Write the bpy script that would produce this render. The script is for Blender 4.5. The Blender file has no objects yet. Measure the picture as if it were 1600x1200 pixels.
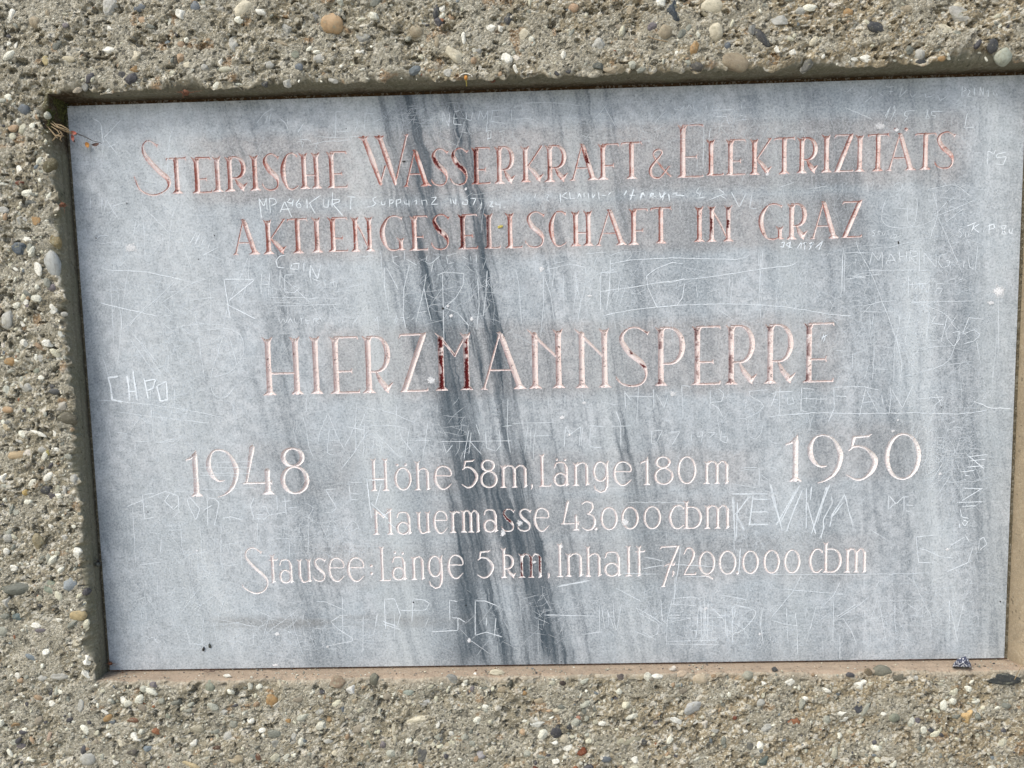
import bpy, math, random
import numpy as np
from mathutils import Vector, Matrix, Euler
from mathutils.geometry import delaunay_2d_cdt

S = bpy.context.scene
COL = S.collection
random.seed(7)
rng = np.random.default_rng(11)

# ------------------------------------------------------------------ camera
CAM_ROT = (math.pi / 2 - 0.0949, 0.0248, 0.0233)
CAM_LOC = (-0.0217, -1.2423, 0.1254)
FPX = 1202.0
cam_d = bpy.data.cameras.new("camera")
cam = bpy.data.objects.new("camera", cam_d)
COL.objects.link(cam)
cam.location = CAM_LOC
cam.rotation_euler = CAM_ROT
cam_d.sensor_width = 36.0
cam_d.lens = FPX / 1600 * 36.0
cam_d.clip_start = 0.01
cam_d.clip_end = 200
S.camera = cam

# ------------------------------------------------------------------ light
SUN_AZ, SUN_EL = math.radians(226), math.radians(50)
w = bpy.data.worlds.new("World")
S.world = w
w.use_nodes = True
wn = w.node_tree.nodes
sky = wn.new("ShaderNodeTexSky")
sky.sky_type = 'NISHITA'
sky.sun_disc = False
sky.sun_elevation = SUN_EL
sky.sun_rotation = SUN_AZ
sky.air_density = 1.0
sky.dust_density = 3.0
bg = wn["Background"]
bg.inputs[1].default_value = 0.13
w.node_tree.links.new(sky.outputs[0], bg.inputs[0])
sd = bpy.data.lights.new("sun", 'SUN')
sd.energy = 1.5
sd.angle = math.radians(24)
sd.color = (1.0, 0.96, 0.9)
sun = bpy.data.objects.new("sun", sd)
COL.objects.link(sun)
sdir = Vector((math.sin(SUN_AZ) * math.cos(SUN_EL), math.cos(SUN_AZ) * math.cos(SUN_EL), math.sin(SUN_EL)))
sun.rotation_euler = (-sdir).to_track_quat('-Z', 'Y').to_euler()
sun.location = (-2, -3, 3)
S.view_settings.view_transform = 'Standard'
S.view_settings.look = 'None'
S.view_settings.exposure = 0.72
S.view_settings.gamma = 1.0

# ------------------------------------------------------------------ helpers
_R = np.array(Euler(CAM_ROT).to_matrix())
_C = np.array(CAM_LOC)


def P(u, v, y=0.0):
    """point of the wall plane (depth y) that the photograph shows at u, v"""
    u = np.asarray(u, float); v = np.asarray(v, float)
    d = np.stack([(u - 800) / FPX, -(v - 600) / FPX, -np.ones_like(u)], -1) @ _R.T
    t = (y - _C[1]) / d[..., 1]
    return _C + d * t[..., None]


def tag(o, label=None, cat=None, group=None, kind=None):
    if label: o["label"] = label
    if cat: o["category"] = cat
    if group: o["group"] = group
    if kind: o["kind"] = kind
    return o


def link(name, data, parent=None):
    o = bpy.data.objects.new(name, data)
    COL.objects.link(o)
    if parent is not None: o.parent = parent
    return o


def np_mesh(name, verts, faces, mat=None, smooth=False, colors=None, extra=None):
    """faces: (n,3) or (n,4) int array"""
    me = bpy.data.meshes.new(name)
    verts = np.asarray(verts, np.float32); faces = np.asarray(faces, np.int32)
    n, k = faces.shape
    me.vertices.add(len(verts)); me.vertices.foreach_set("co", verts.ravel())
    me.loops.add(n * k); me.loops.foreach_set("vertex_index", faces.ravel())
    me.polygons.add(n); me.polygons.foreach_set("loop_start", np.arange(0, n * k, k, dtype=np.int32))
    me.polygons.foreach_set("use_smooth", np.full(n, smooth, bool))
    if colors is not None:
        a = me.color_attributes.new("Col", 'FLOAT_COLOR', 'POINT')
        c = np.ones((len(verts), 4), np.float32); c[:, :3] = colors
        a.data.foreach_set("color", c.ravel())
    if extra is not None:
        a = me.color_attributes.new("Aux", 'FLOAT_COLOR', 'POINT')
        c = np.ones((len(verts), 4), np.float32); c[:, :extra.shape[1]] = extra
        a.data.foreach_set("color", c.ravel())
    me.update(calc_edges=True)
    if mat: me.materials.append(mat)
    return me


_T = rng.random((256, 256))


def vnoise(x, y, s=0):
    xi = np.floor(x).astype(int); yi = np.floor(y).astype(int)
    fx = x - xi; fy = y - yi
    fx = fx * fx * (3 - 2 * fx); fy = fy * fy * (3 - 2 * fy)
    a = s * 37; b = s * 91
    g = lambda i, j: _T[(xi + i + a) & 255, (yi + j + b) & 255]
    return (g(0, 0) * (1 - fx) + g(1, 0) * fx) * (1 - fy) + (g(0, 1) * (1 - fx) + g(1, 1) * fx) * fy


def fbm(x, y, oct=4, s=0, gain=.5):
    t = 0; a = 1; n = 0
    for k in range(oct):
        t = t + a * vnoise(x * 2 ** k + 17.3 * k, y * 2 ** k - 9.1 * k, s + k); n += a; a *= gain
    return t / n


def sstep(a, b, x):
    t = np.clip((x - a) / (b - a), 0, 1)
    return t * t * (3 - 2 * t)


def catmull(pts, n=6):
    p = np.array(pts, float)
    if len(p) < 3: return p
    q = np.vstack([2 * p[0] - p[1], p, 2 * p[-1] - p[-2]])
    out = []
    for i in range(1, len(q) - 2):
        for k in range(n):
            t = k / n
            out.append(.5 * ((2 * q[i]) + (q[i + 1] - q[i - 1]) * t + (2 * q[i - 1] - 5 * q[i] + 4 * q[i + 1] - q[i + 2]) * t * t + (3 * q[i] - q[i - 1] - 3 * q[i + 1] + q[i + 2]) * t ** 3))
    out.append(p[-1])
    return np.array(out)


# ------------------------------------------------------------------ materials
class NB:
    def __init__(self, name):
        self.m = bpy.data.materials.new(name); self.m.use_nodes = True
        self.t = self.m.node_tree; self.b = self.t.nodes["Principled BSDF"]

    def n(self, typ, **kw):
        nd = self.t.nodes.new(typ)
        for k, v in kw.items():
            if k.startswith("i_"):
                key = k[2:]
                nd.inputs[int(key) if key.isdigit() else key.replace("_", " ")].default_value = v
            else:
                setattr(nd, k, v)
        return nd

    def l(self, a, b): self.t.links.new(a, b)

    def math(self, op, a, b=None, clamp=False):
        nd = self.t.nodes.new("ShaderNodeMath"); nd.operation = op; nd.use_clamp = clamp
        for i, x in enumerate((a, b)):
            if x is None: continue
            if isinstance(x, (int, float)): nd.inputs[i].default_value = x
            else: self.l(x, nd.inputs[i])
        return nd.outputs[0]

    def mix(self, fac, a, b, mode='MIX'):
        nd = self.t.nodes.new("ShaderNodeMix"); nd.data_type = 'RGBA'; nd.blend_type = mode
        for i, x in ((0, fac), (6, a), (7, b)):
            if isinstance(x, (int, float)): nd.inputs[i].default_value = x
            elif isinstance(x, tuple): nd.inputs[i].default_value = (*x, 1)
            else: self.l(x, nd.inputs[i])
        return nd.outputs[2]

    def ramp(self, x, a, b, lo=0., hi=1., smooth=True):
        nd = self.t.nodes.new("ShaderNodeMapRange")
        if smooth: nd.interpolation_type = 'SMOOTHSTEP'
        self.l(x, nd.inputs[0])
        for i, v in ((1, a), (2, b), (3, lo), (4, hi)): nd.inputs[i].default_value = v
        return nd.outputs[0]

    def noise(self, vec, scale, detail=4, rough=.6, dist=0.):
        nd = self.n("ShaderNodeTexNoise", i_Scale=scale, i_Detail=detail, i_Roughness=rough, i_Distortion=dist)
        self.l(vec, nd.inputs["Vector"]); return nd.outputs[0]

    def map(self, vec, scale=(1, 1, 1), rot=(0, 0, 0), loc=(0, 0, 0)):
        nd = self.n("ShaderNodeMapping"); self.l(vec, nd.inputs[0])
        nd.inputs[1].default_value = loc; nd.inputs[2].default_value = rot; nd.inputs[3].default_value = scale
        return nd.outputs[0]


def simple_mat(name, col, rough=.7, var=.25, scale=300):
    k = NB(name); oc = k.n("ShaderNodeTexCoord").outputs["Object"]
    f = k.noise(oc, scale, 3)
    k.l(k.mix(k.ramp(f, .3, .7), tuple(c * (1 - var) for c in col), tuple(min(1, c * (1 + var)) for c in col)), k.b.inputs["Base Color"])
    k.b.inputs["Roughness"].default_value = rough
    return k.m


# concrete: vertex colour carries the albedo of matrix / cast face / dirt and some painted shade, Aux.r = smoothness of the cast face
k = NB("exposed_concrete")
oc = k.n("ShaderNodeTexCoord").outputs["Object"]
col = k.n("ShaderNodeVertexColor", layer_name="Col").outputs[0]
aux = k.n("ShaderNodeVertexColor", layer_name="Aux")
sep = k.n("ShaderNodeSeparateColor"); k.l(aux.outputs[0], sep.inputs[0])
smo = sep.outputs[0]
rgh = k.math('SUBTRACT', 1.0, smo)
vor = k.n("ShaderNodeTexVoronoi", i_Scale=330.0); vor.inputs["Randomness"].default_value = 1
warp = k.n("ShaderNodeTexNoise", i_Scale=180.0, i_Detail=3.0)
k.l(oc, warp.inputs["Vector"])
vm = k.n("ShaderNodeVectorMath", operation='MULTIPLY_ADD'); k.l(warp.outputs[1], vm.inputs[0])
vm.inputs[1].default_value = (.006, .006, .006); k.l(oc, vm.inputs[2])
k.l(vm.outputs[0], vor.inputs["Vector"])
sv = k.n("ShaderNodeSeparateColor"); k.l(vor.outputs["Color"], sv.inputs[0])
grain_light = k.math('MULTIPLY', k.ramp(sv.outputs[0], .74, .8), rgh)
grain_dark = k.math('MULTIPLY', k.ramp(sv.outputs[1], .86, .9), rgh)
f1 = k.noise(oc, 420, 5, .7)
f2 = k.noise(oc, 1300, 3, .7)
c = k.mix(k.math('MULTIPLY', k.ramp(f1, .3, .72), .55), col, k.mix(1.0, col, (.52, .5, .46), 'MULTIPLY'))
c = k.mix(k.math('MULTIPLY', k.ramp(f2, .52, .75), .25), c, (.50, .47, .38))
c = k.mix(k.math('MULTIPLY', grain_light, .6), c, (.60, .57, .46))
c = k.mix(k.math('MULTIPLY', grain_dark, .7), c, (.07, .07, .06))
k.l(c, k.b.inputs["Base Color"])
k.b.inputs["Roughness"].default_value = .9
k.b.inputs["Specular IOR Level"].default_value = .25
hh = k.math('ADD', k.math('MULTIPLY', f1, .9), k.math('MULTIPLY', f2, .35))
hh = k.math('ADD', hh, k.math('MULTIPLY', vor.outputs["Distance"], -.8))
bp = k.n("ShaderNodeBump", i_Distance=.003)
k.l(hh, bp.inputs["Height"]); k.l(k.math('ADD', k.math('MULTIPLY', rgh, .7), .12), bp.inputs["Strength"])
k.l(bp.outputs[0], k.b.inputs["Normal"])
M_CONC = k.m

# pebbles: colour from the object colour, mottled, some veined
def pebble_mat(name, attr):
    k = NB(name)
    tc = k.n("ShaderNodeTexCoord").outputs["Object"]
    oi = k.n("ShaderNodeObjectInfo")
    if attr: base = k.n("ShaderNodeVertexColor", layer_name="Col").outputs[0]; sc = 500; v = tc
    else:
        base = oi.outputs["Color"]; sc = 2.2
        add = k.n("ShaderNodeVectorMath", operation='ADD'); k.l(tc, add.inputs[0])
        mu = k.math('MULTIPLY', oi.outputs["Random"], 60.); cb = k.n("ShaderNodeCombineXYZ")
        k.l(mu, cb.inputs[0]); k.l(mu, cb.inputs[1]); k.l(cb.outputs[0], add.inputs[1]); v = add.outputs[0]
    f = k.noise(v, sc, 5, .65, .5)
    g = k.noise(v, sc * 4, 3, .7)
    c = k.mix(k.math('MULTIPLY', k.ramp(f, .4, .68), .65), base, k.mix(1., base, (.52, .5, .47), 'MULTIPLY'))
    c = k.mix(k.math('MULTIPLY', k.ramp(g, .58, .7), .22), c, (.6, .58, .52))
    c = k.mix(k.math('MULTIPLY', k.ramp(g, .42, .3), .45), c, (.22, .19, .15))
    if not attr:   # concrete skin left on part of each stone
        h = k.noise(k.map(v, (1, 1, 1), loc=(9, 4, 2)), 1.9, 8, .75)
        c = k.mix(k.math('MULTIPLY', k.ramp(h, .55, .62), .7), c, (.28, .275, .19))
    k.l(c, k.b.inputs["Base Color"])
    k.b.inputs["Roughness"].default_value = .62
    k.b.inputs["Specular IOR Level"].default_value = .35
    bp = k.n("ShaderNodeBump", i_Distance=.0008 if not attr else .0006)
    bp.inputs["Strength"].default_value = .6
    k.l(g, bp.inputs["Height"]); k.l(bp.outputs[0], k.b.inputs["Normal"])
    return k.m
M_PEB = pebble_mat("pebble_stone", False)
M_GRIT = pebble_mat("grit_stone", True)

# the ground in front of the wall is unseen, added as pale gravel to throw light up under the edges
M_GROUND = simple_mat("pale_gravel", (.36, .34, .29), .95, .25, 60)
gm = bpy.data.meshes.new("ground")
gm.from_pydata([(-60, -60, -1.62), (60, -60, -1.62), (60, 3, -1.62), (-60, 3, -1.62)], [], [(0, 1, 2, 3)])
gm.materials.append(M_GROUND)
tag(link("ground", gm), kind="structure")

# ------------------------------------------------------------------ marble
k = NB("grey_veined_marble")
oc = k.n("ShaderNodeTexCoord").outputs["Object"]
sx = k.n("ShaderNodeSeparateXYZ"); k.l(oc, sx.inputs[0])
X, Z = sx.outputs[0], sx.outputs[2]
wa = k.math('MULTIPLY', k.math('SUBTRACT', k.noise(oc, 9, 4, .6), .5), .022)
wb = k.math('MULTIPLY', k.math('SUBTRACT', k.noise(oc, 60, 3, .6), .5), .010)
XW = k.math('ADD', X, k.math('ADD', wa, wb))
xs = k.n('ShaderNodeCombineXYZ'); k.l(k.math('ADD', XW, k.math('MULTIPLY', Z, k.math('SUBTRACT', .17, k.math('MULTIPLY', X, .14)))), xs.inputs[0]); k.l(Z, xs.inputs[2])
TZ = k.math('ADD', Z, .5)
streak = k.noise(k.map(xs.outputs[0], (48, 1, 2.6)), 1.0, 5, .6)
streak2 = k.noise(k.map(xs.outputs[0], (140, 1, 6)), 1.0, 4, .6)


def fcurve(inp, pts):
    nd = k.n("ShaderNodeFloatCurve"); k.l(inp, nd.inputs["Value"])
    cu = nd.mapping.curves[0]
    pts = sorted(pts)
    while len(cu.points) < len(pts): cu.points.new(.5, .5)
    for q, (a, b) in zip(cu.points, pts): q.location = (a, b)
    nd.mapping.extend = 'HORIZONTAL'
    nd.mapping.update()
    return nd.outputs[0]


# centre line through photographed points, half width (m), strength, softness
VEINS = [
    ([(628, 150), (640, 212), (650, 255), (657, 317), (663, 412), (680, 475), (692, 530), (707, 625), (714, 695), (724, 745), (730, 800), (727, 865), (726, 927), (720, 1040)], .019, .80),
    ([(700, 600), (716, 680), (745, 730), (775, 780), (803, 830), (832, 895), (856, 988), (872, 1040)], .023, 1.35),
    ([(707, 150), (727, 217), (747, 305), (755, 355), (753, 412), (762, 462), (771, 500), (777, 575), (786, 612), (798, 690), (814, 757), (824, 800), (838, 870)], .012, .95),
    ([(738, 740), (748, 850), (757, 950), (762, 1040)], .015, .6),
    ([(716, 700), (726, 790), (733, 880), (733, 1040)], .018, .85),
    ([(662, 150), (672, 240), (690, 330), (705, 400), (716, 470), (736, 600), (752, 700)], .010, .45),
    ([(802, 400), (820, 440), (838, 480), (856, 560), (868, 640)], .012, .33),
    ([(560, 150), (575, 240), (590, 330), (604, 440), (608, 520)], .014, .25),
    ([(300, 380), (312, 460), (322, 560), (332, 640)], .016, .22),
    ([(432, 300), (440, 560), (448, 680), (470, 820), (498, 1040)], .017, .30),
    ([(1285, 120), (1297, 180), (1320, 300), (1345, 420), (1352, 520), (1372, 640), (1400, 760), (1416, 860), (1440, 1030)], .026, .22),
    ([(1440, 120), (1470, 312), (1490, 420), (1494, 525), (1506, 625), (1516, 775), (1537, 850), (1556, 1020)], .030, .30),
    ([(1262, 560), (1278, 660), (1292, 760), (1310, 900), (1320, 1030)], .020, .30),
    ([(812, 700), (850, 800), (885, 900), (925, 1040)], .008, .35),
    ([(640, 700), (655, 800), (672, 900), (700, 1040)], .011, .30),
    ([(945, 905), (952, 925), (962, 990)], .005, .35),
    ([(1160, 130), (1170, 240), (1190, 420), (1205, 600)], .02, .16),
]
dark = None
for pts, hw, st in VEINS:
    q = P([a for a, b in pts], [b for a, b in pts])
    zs = q[:, 2] + .5
    xc = k.math('SUBTRACT', fcurve(TZ, [(float(a), float(b)) for a, b in zip(zs, (q[:, 0] + 1) / 2)]), .5)
    d = k.math('ABSOLUTE', k.math('SUBTRACT', XW, k.math('MULTIPLY', xc, 2.)))
    f = k.ramp(k.math('ADD', d, k.math('MULTIPLY', k.math('SUBTRACT', streak2, .5), hw * 1.5)), hw * 2.1, -hw * .3)
    zf = k.math('MULTIPLY', k.ramp(TZ, float(zs.min()) - .03, float(zs.min()) + .03), k.ramp(TZ, float(zs.max()) + .03, float(zs.max()) - .03))
    f = k.math('MULTIPLY', k.math('MULTIPLY', f, zf), st * .82)
    dark = f if dark is None else k.math('ADD', dark, f)
# broad belts in which the streaks crowd together
BELTS = [([(655, 150), (680, 300), (705, 450), (735, 600), (765, 750), (800, 900), (825, 1040)], .125, .58, .85),
         ([(1250, 120), (1300, 300), (1350, 500), (1390, 700), (1420, 900), (1440, 1030)], .10, .26, .30),
         ([(1420, 110), (1460, 300), (1495, 500), (1515, 700), (1540, 900), (1550, 1030)], .07, .30, .28),
         ([(390, 170), (430, 400), (450, 600), (480, 800), (500, 1040)], .08, .12, .45),
         ([(900, 140), (960, 400), (1010, 700), (1060, 1030)], .12, .10, .35)]
for pts, hw, st, sk in BELTS:
    q = P([a for a, b in pts], [b for a, b in pts])
    zs = q[:, 2] + .5
    xc = k.math('SUBTRACT', fcurve(TZ, [(float(a), float(b)) for a, b in zip(zs, (q[:, 0] + 1) / 2)]), .5)
    d = k.math('ABSOLUTE', k.math('SUBTRACT', XW, k.math('MULTIPLY', xc, 2.)))
    f = k.ramp(d, hw, hw * .2)
    s1 = k.math('MULTIPLY', k.ramp(streak, .36, .74), sk * .55)
    s2 = k.math('MULTIPLY', k.ramp(streak2, .36, .76), sk * .42)
    dark = k.math('ADD', dark, k.math('MULTIPLY', f, k.math('ADD', k.math('ADD', s1, s2), st * .28)))
dark = k.math('MULTIPLY', dark, k.ramp(streak, .28, .66, .50, 1.10))
# faint grain streaks all over, stronger in the middle
mid = k.ramp(k.math('ABSOLUTE', k.math('ADD', X, .02)), .30, .05)
stk = k.math('MULTIPLY', k.ramp(streak, .50, .72), k.math('ADD', k.math('MULTIPLY', mid, .30), .16))
stk = k.math('ADD', stk, k.math('MULTIPLY', k.ramp(streak2, .52, .75), k.math('ADD', k.math('MULTIPLY', mid, .22), .08)))
dark = k.math('MINIMUM', k.math('ADD', dark, stk), 1.08)
dark = k.math('MULTIPLY', dark, k.ramp(streak2, .30, .68, .70, 1.06))
cl2 = k.noise(k.map(xs.outputs[0], (9, 1, .9), loc=(4, 0, 2)), 1.0, 4, .55)
cloud = k.math('ADD', k.math('MULTIPLY', k.noise(oc, 5.5, 5, .6, .4), .5), k.math('MULTIPLY', cl2, .5))
mott = k.noise(oc, 62, 6, .72)
grain = k.noise(oc, 300, 5, .85)
grain2 = k.noise(oc, 900, 2, .7)
c = k.mix(k.ramp(cloud, .38, .60), (.338, .378, .402), (.528, .560, .578))
c = k.mix(k.math('MULTIPLY', k.ramp(mott, .40, .62), .62), c, (.25, .282, .30))
# cleaner, warmer stone inside the lines of lettering; paler, bluer where it has been rubbed and scratched
def zpx(v, u=800): return float(P(u, v)[2])
sl = float((P(1500, 250)[2] - P(200, 290)[2]) * 0)
rows = [(205, 300, -.56, .66, 1.), (325, 395, -.42, .50, .9), (510, 612, -.36, .47, .8), (715, 760, -.20, .33, .55), (785, 830, -.2, .33, .45), (850, 905, -.40, .53, .45), (690, 765, -.5, -.3, .4), (680, 752, .40, .62, .5)]
band = None
for a, b, x0, x1, s in rows:
    # rows of letters are level on the stone: take their height at mid-plaque
    z1, z0 = zpx(a - 6), zpx(b + 6)
    e = .012
    zn = k.math('ADD', Z, k.math('MULTIPLY', k.math('SUBTRACT', k.noise(oc, 22, 2), .5), .03))
    f = k.math('MULTIPLY', k.ramp(zn, z0 - e, z0 + e), k.ramp(zn, z1 + e, z1 - e))
    f = k.math('MULTIPLY', f, k.math('MULTIPLY', k.ramp(X, x0 - .03, x0 + .03), k.ramp(X, x1 + .03, x1 - .03)))
    f = k.math('MULTIPLY', f, s)
    band = f if band is None else k.math('MAXIMUM', band, f)
warm = k.mix(1., c, (.88, .80, .755), 'MULTIPLY')
c = k.mix(k.math('MULTIPLY', band, .85), c, warm)
rub = k.math('MULTIPLY', k.ramp(k.noise(k.map(oc, (1, 1, 1), loc=(3, 0, 7)), 8.5, 6, .7), .47, .66), k.math('SUBTRACT', 1., band))
c = k.mix(k.math('MULTIPLY', rub, .32), c, (.50, .57, .61))
# pale belts between the veins
for pts, hw, st in [([(575, 150), (585, 450), (600, 750), (640, 1040)], .055, .55), ([(250, 170), (270, 500), (300, 800), (340, 1040)], .10, .42), ([(900, 140), (930, 400), (960, 700), (1000, 1030)], .05, .35), ([(1430, 560), (1455, 800), (1480, 1030)], .045, .45), ([(1560, 120), (1550, 500), (1548, 1030)], .035, .40), ([(1215, 120), (1235, 500), (1240, 1030)], .04, .3)]:
    q = P([a for a, b in pts], [b for a, b in pts])
    xc = k.math('SUBTRACT', fcurve(TZ, [(float(a), float(b)) for a, b in zip(q[:, 2] + .5, (q[:, 0] + 1) / 2)]), .5)
    d = k.math('ABSOLUTE', k.math('SUBTRACT', XW, k.math('MULTIPLY', xc, 2.)))
    f = k.math('MULTIPLY', k.math('MULTIPLY', k.ramp(d, hw * 1.3, 0.), k.ramp(streak, .62, .38, .45, 1.)), st)
    c = k.mix(f, c, (.60, .645, .645))
# veins
c = k.mix(k.math('MULTIPLY', dark, .86), c, (.040, .062, .080))
# crystals
c = k.mix(k.math('MULTIPLY', k.ramp(grain, .50, .62), .72), c, k.mix(1., c, (.42, .44, .46), 'MULTIPLY'))
c = k.mix(k.math('MULTIPLY', k.ramp(grain, .49, .38), k.math('MULTIPLY', k.math('SUBTRACT', 1.3, dark), .36)), c, (.62, .66, .68))
c = k.mix(k.math('MULTIPLY', k.ramp(grain2, .66, .74), k.math('MULTIPLY', k.math('SUBTRACT', 1.25, dark), .25)), c, (.68, .7, .7))
# brownish dirt along the top, a grey smear near the foot
smear = k.math('MULTIPLY', k.ramp(k.math('ABSOLUTE', k.math('SUBTRACT', Z, zpx(974, 400))), .018, .002), k.math('MULTIPLY', k.ramp(X, -.62, -.58), k.ramp(X, -.05, -.25)))
smear = k.math('MULTIPLY', smear, k.ramp(k.noise(k.map(oc, (6, 1, 30)), 1., 4), .38, .6))
c = k.mix(k.math('MULTIPLY', smear, .5), c, (.20, .20, .19))
halo = k.n("ShaderNodeVertexColor", layer_name="Col")
hs = k.n("ShaderNodeSeparateColor"); k.l(halo.outputs[0], hs.inputs[0])
hm = k.math('MULTIPLY', hs.outputs[0], k.ramp(k.noise(oc, 120, 4, .7), .3, .62))
c = k.mix(k.math('MULTIPLY', hm, .36), c, k.mix(1., c, (1.03, .82, .76), 'MULTIPLY'))
k.l(c, k.b.inputs["Base Color"])
k.l(k.ramp(mott, .3, .7, .42, .62), k.b.inputs["Roughness"])
k.b.inputs["Specular IOR Level"].default_value = .4
bp = k.n("ShaderNodeBump", i_Distance=.0006); bp.inputs["Strength"].default_value = .35
k.l(grain, bp.inputs["Height"]); k.l(bp.outputs[0], k.b.inputs["Normal"])
M_MARBLE = k.m

# cut letters: vertex colour (paint remains and painted flank shade), plus chisel grain
k = NB("chiselled_marble")
oc = k.n("ShaderNodeTexCoord").outputs["Object"]
col = k.n("ShaderNodeVertexColor", layer_name="Col").outputs[0]
g = k.noise(oc, 700, 3, .7)
c = k.mix(k.math('MULTIPLY', k.ramp(g, .45, .7), .4), col, k.mix(1., col, (.55, .5, .5), 'MULTIPLY'))
c = k.mix(k.math('MULTIPLY', k.ramp(g, .42, .3), .35), c, (.78, .75, .73))
k.l(c, k.b.inputs["Base Color"]); k.b.inputs["Roughness"].default_value = .8
k.b.inputs["Specular IOR Level"].default_value = .2
M_CUT = k.m

# scratches: crushed pale stone, broken where the point skipped
def scratch_mat(name, cov):
    k = NB(name)
    oc = k.n("ShaderNodeTexCoord").outputs["Object"]
    k.b.inputs["Base Color"].default_value = (.80, .86, .89, 1)
    k.b.inputs["Roughness"].default_value = .8
    g = k.noise(oc, 520, 4, .75)
    g2 = k.noise(oc, 45, 3, .6)
    a = k.math('MULTIPLY', k.ramp(g, .66, .40, .35 + .55 * cov, 1.), k.ramp(g2, .75, .35, .72, 1.))
    k.l(k.math('MULTIPLY', a, cov), k.b.inputs["Alpha"])
    return k.m
M_SCR = [scratch_mat("faint_scratch", .60), scratch_mat("scratch", .88), scratch_mat("deep_scratch", 1.0)]

# ------------------------------------------------------------------ the plaque
plaque = link("marble_plaque", None)
plaque.location = tuple(P(870, 1037, 0.0))
tag(plaque, "grey veined marble plaque with carved reddish lettering and scratched graffiti, set in concrete", "plaque")
PINV = Matrix.Translation(-Vector(plaque.location))


def part_of(parent, name, me):
    o = link(name, me, parent)
    o.matrix_parent_inverse = Matrix.Translation(-Vector(parent.location))
    return o


def lean(x): return .084 - .0000763 * x
def slope(y): return -.0327 + .0191 * (y - 140) / 900


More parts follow.
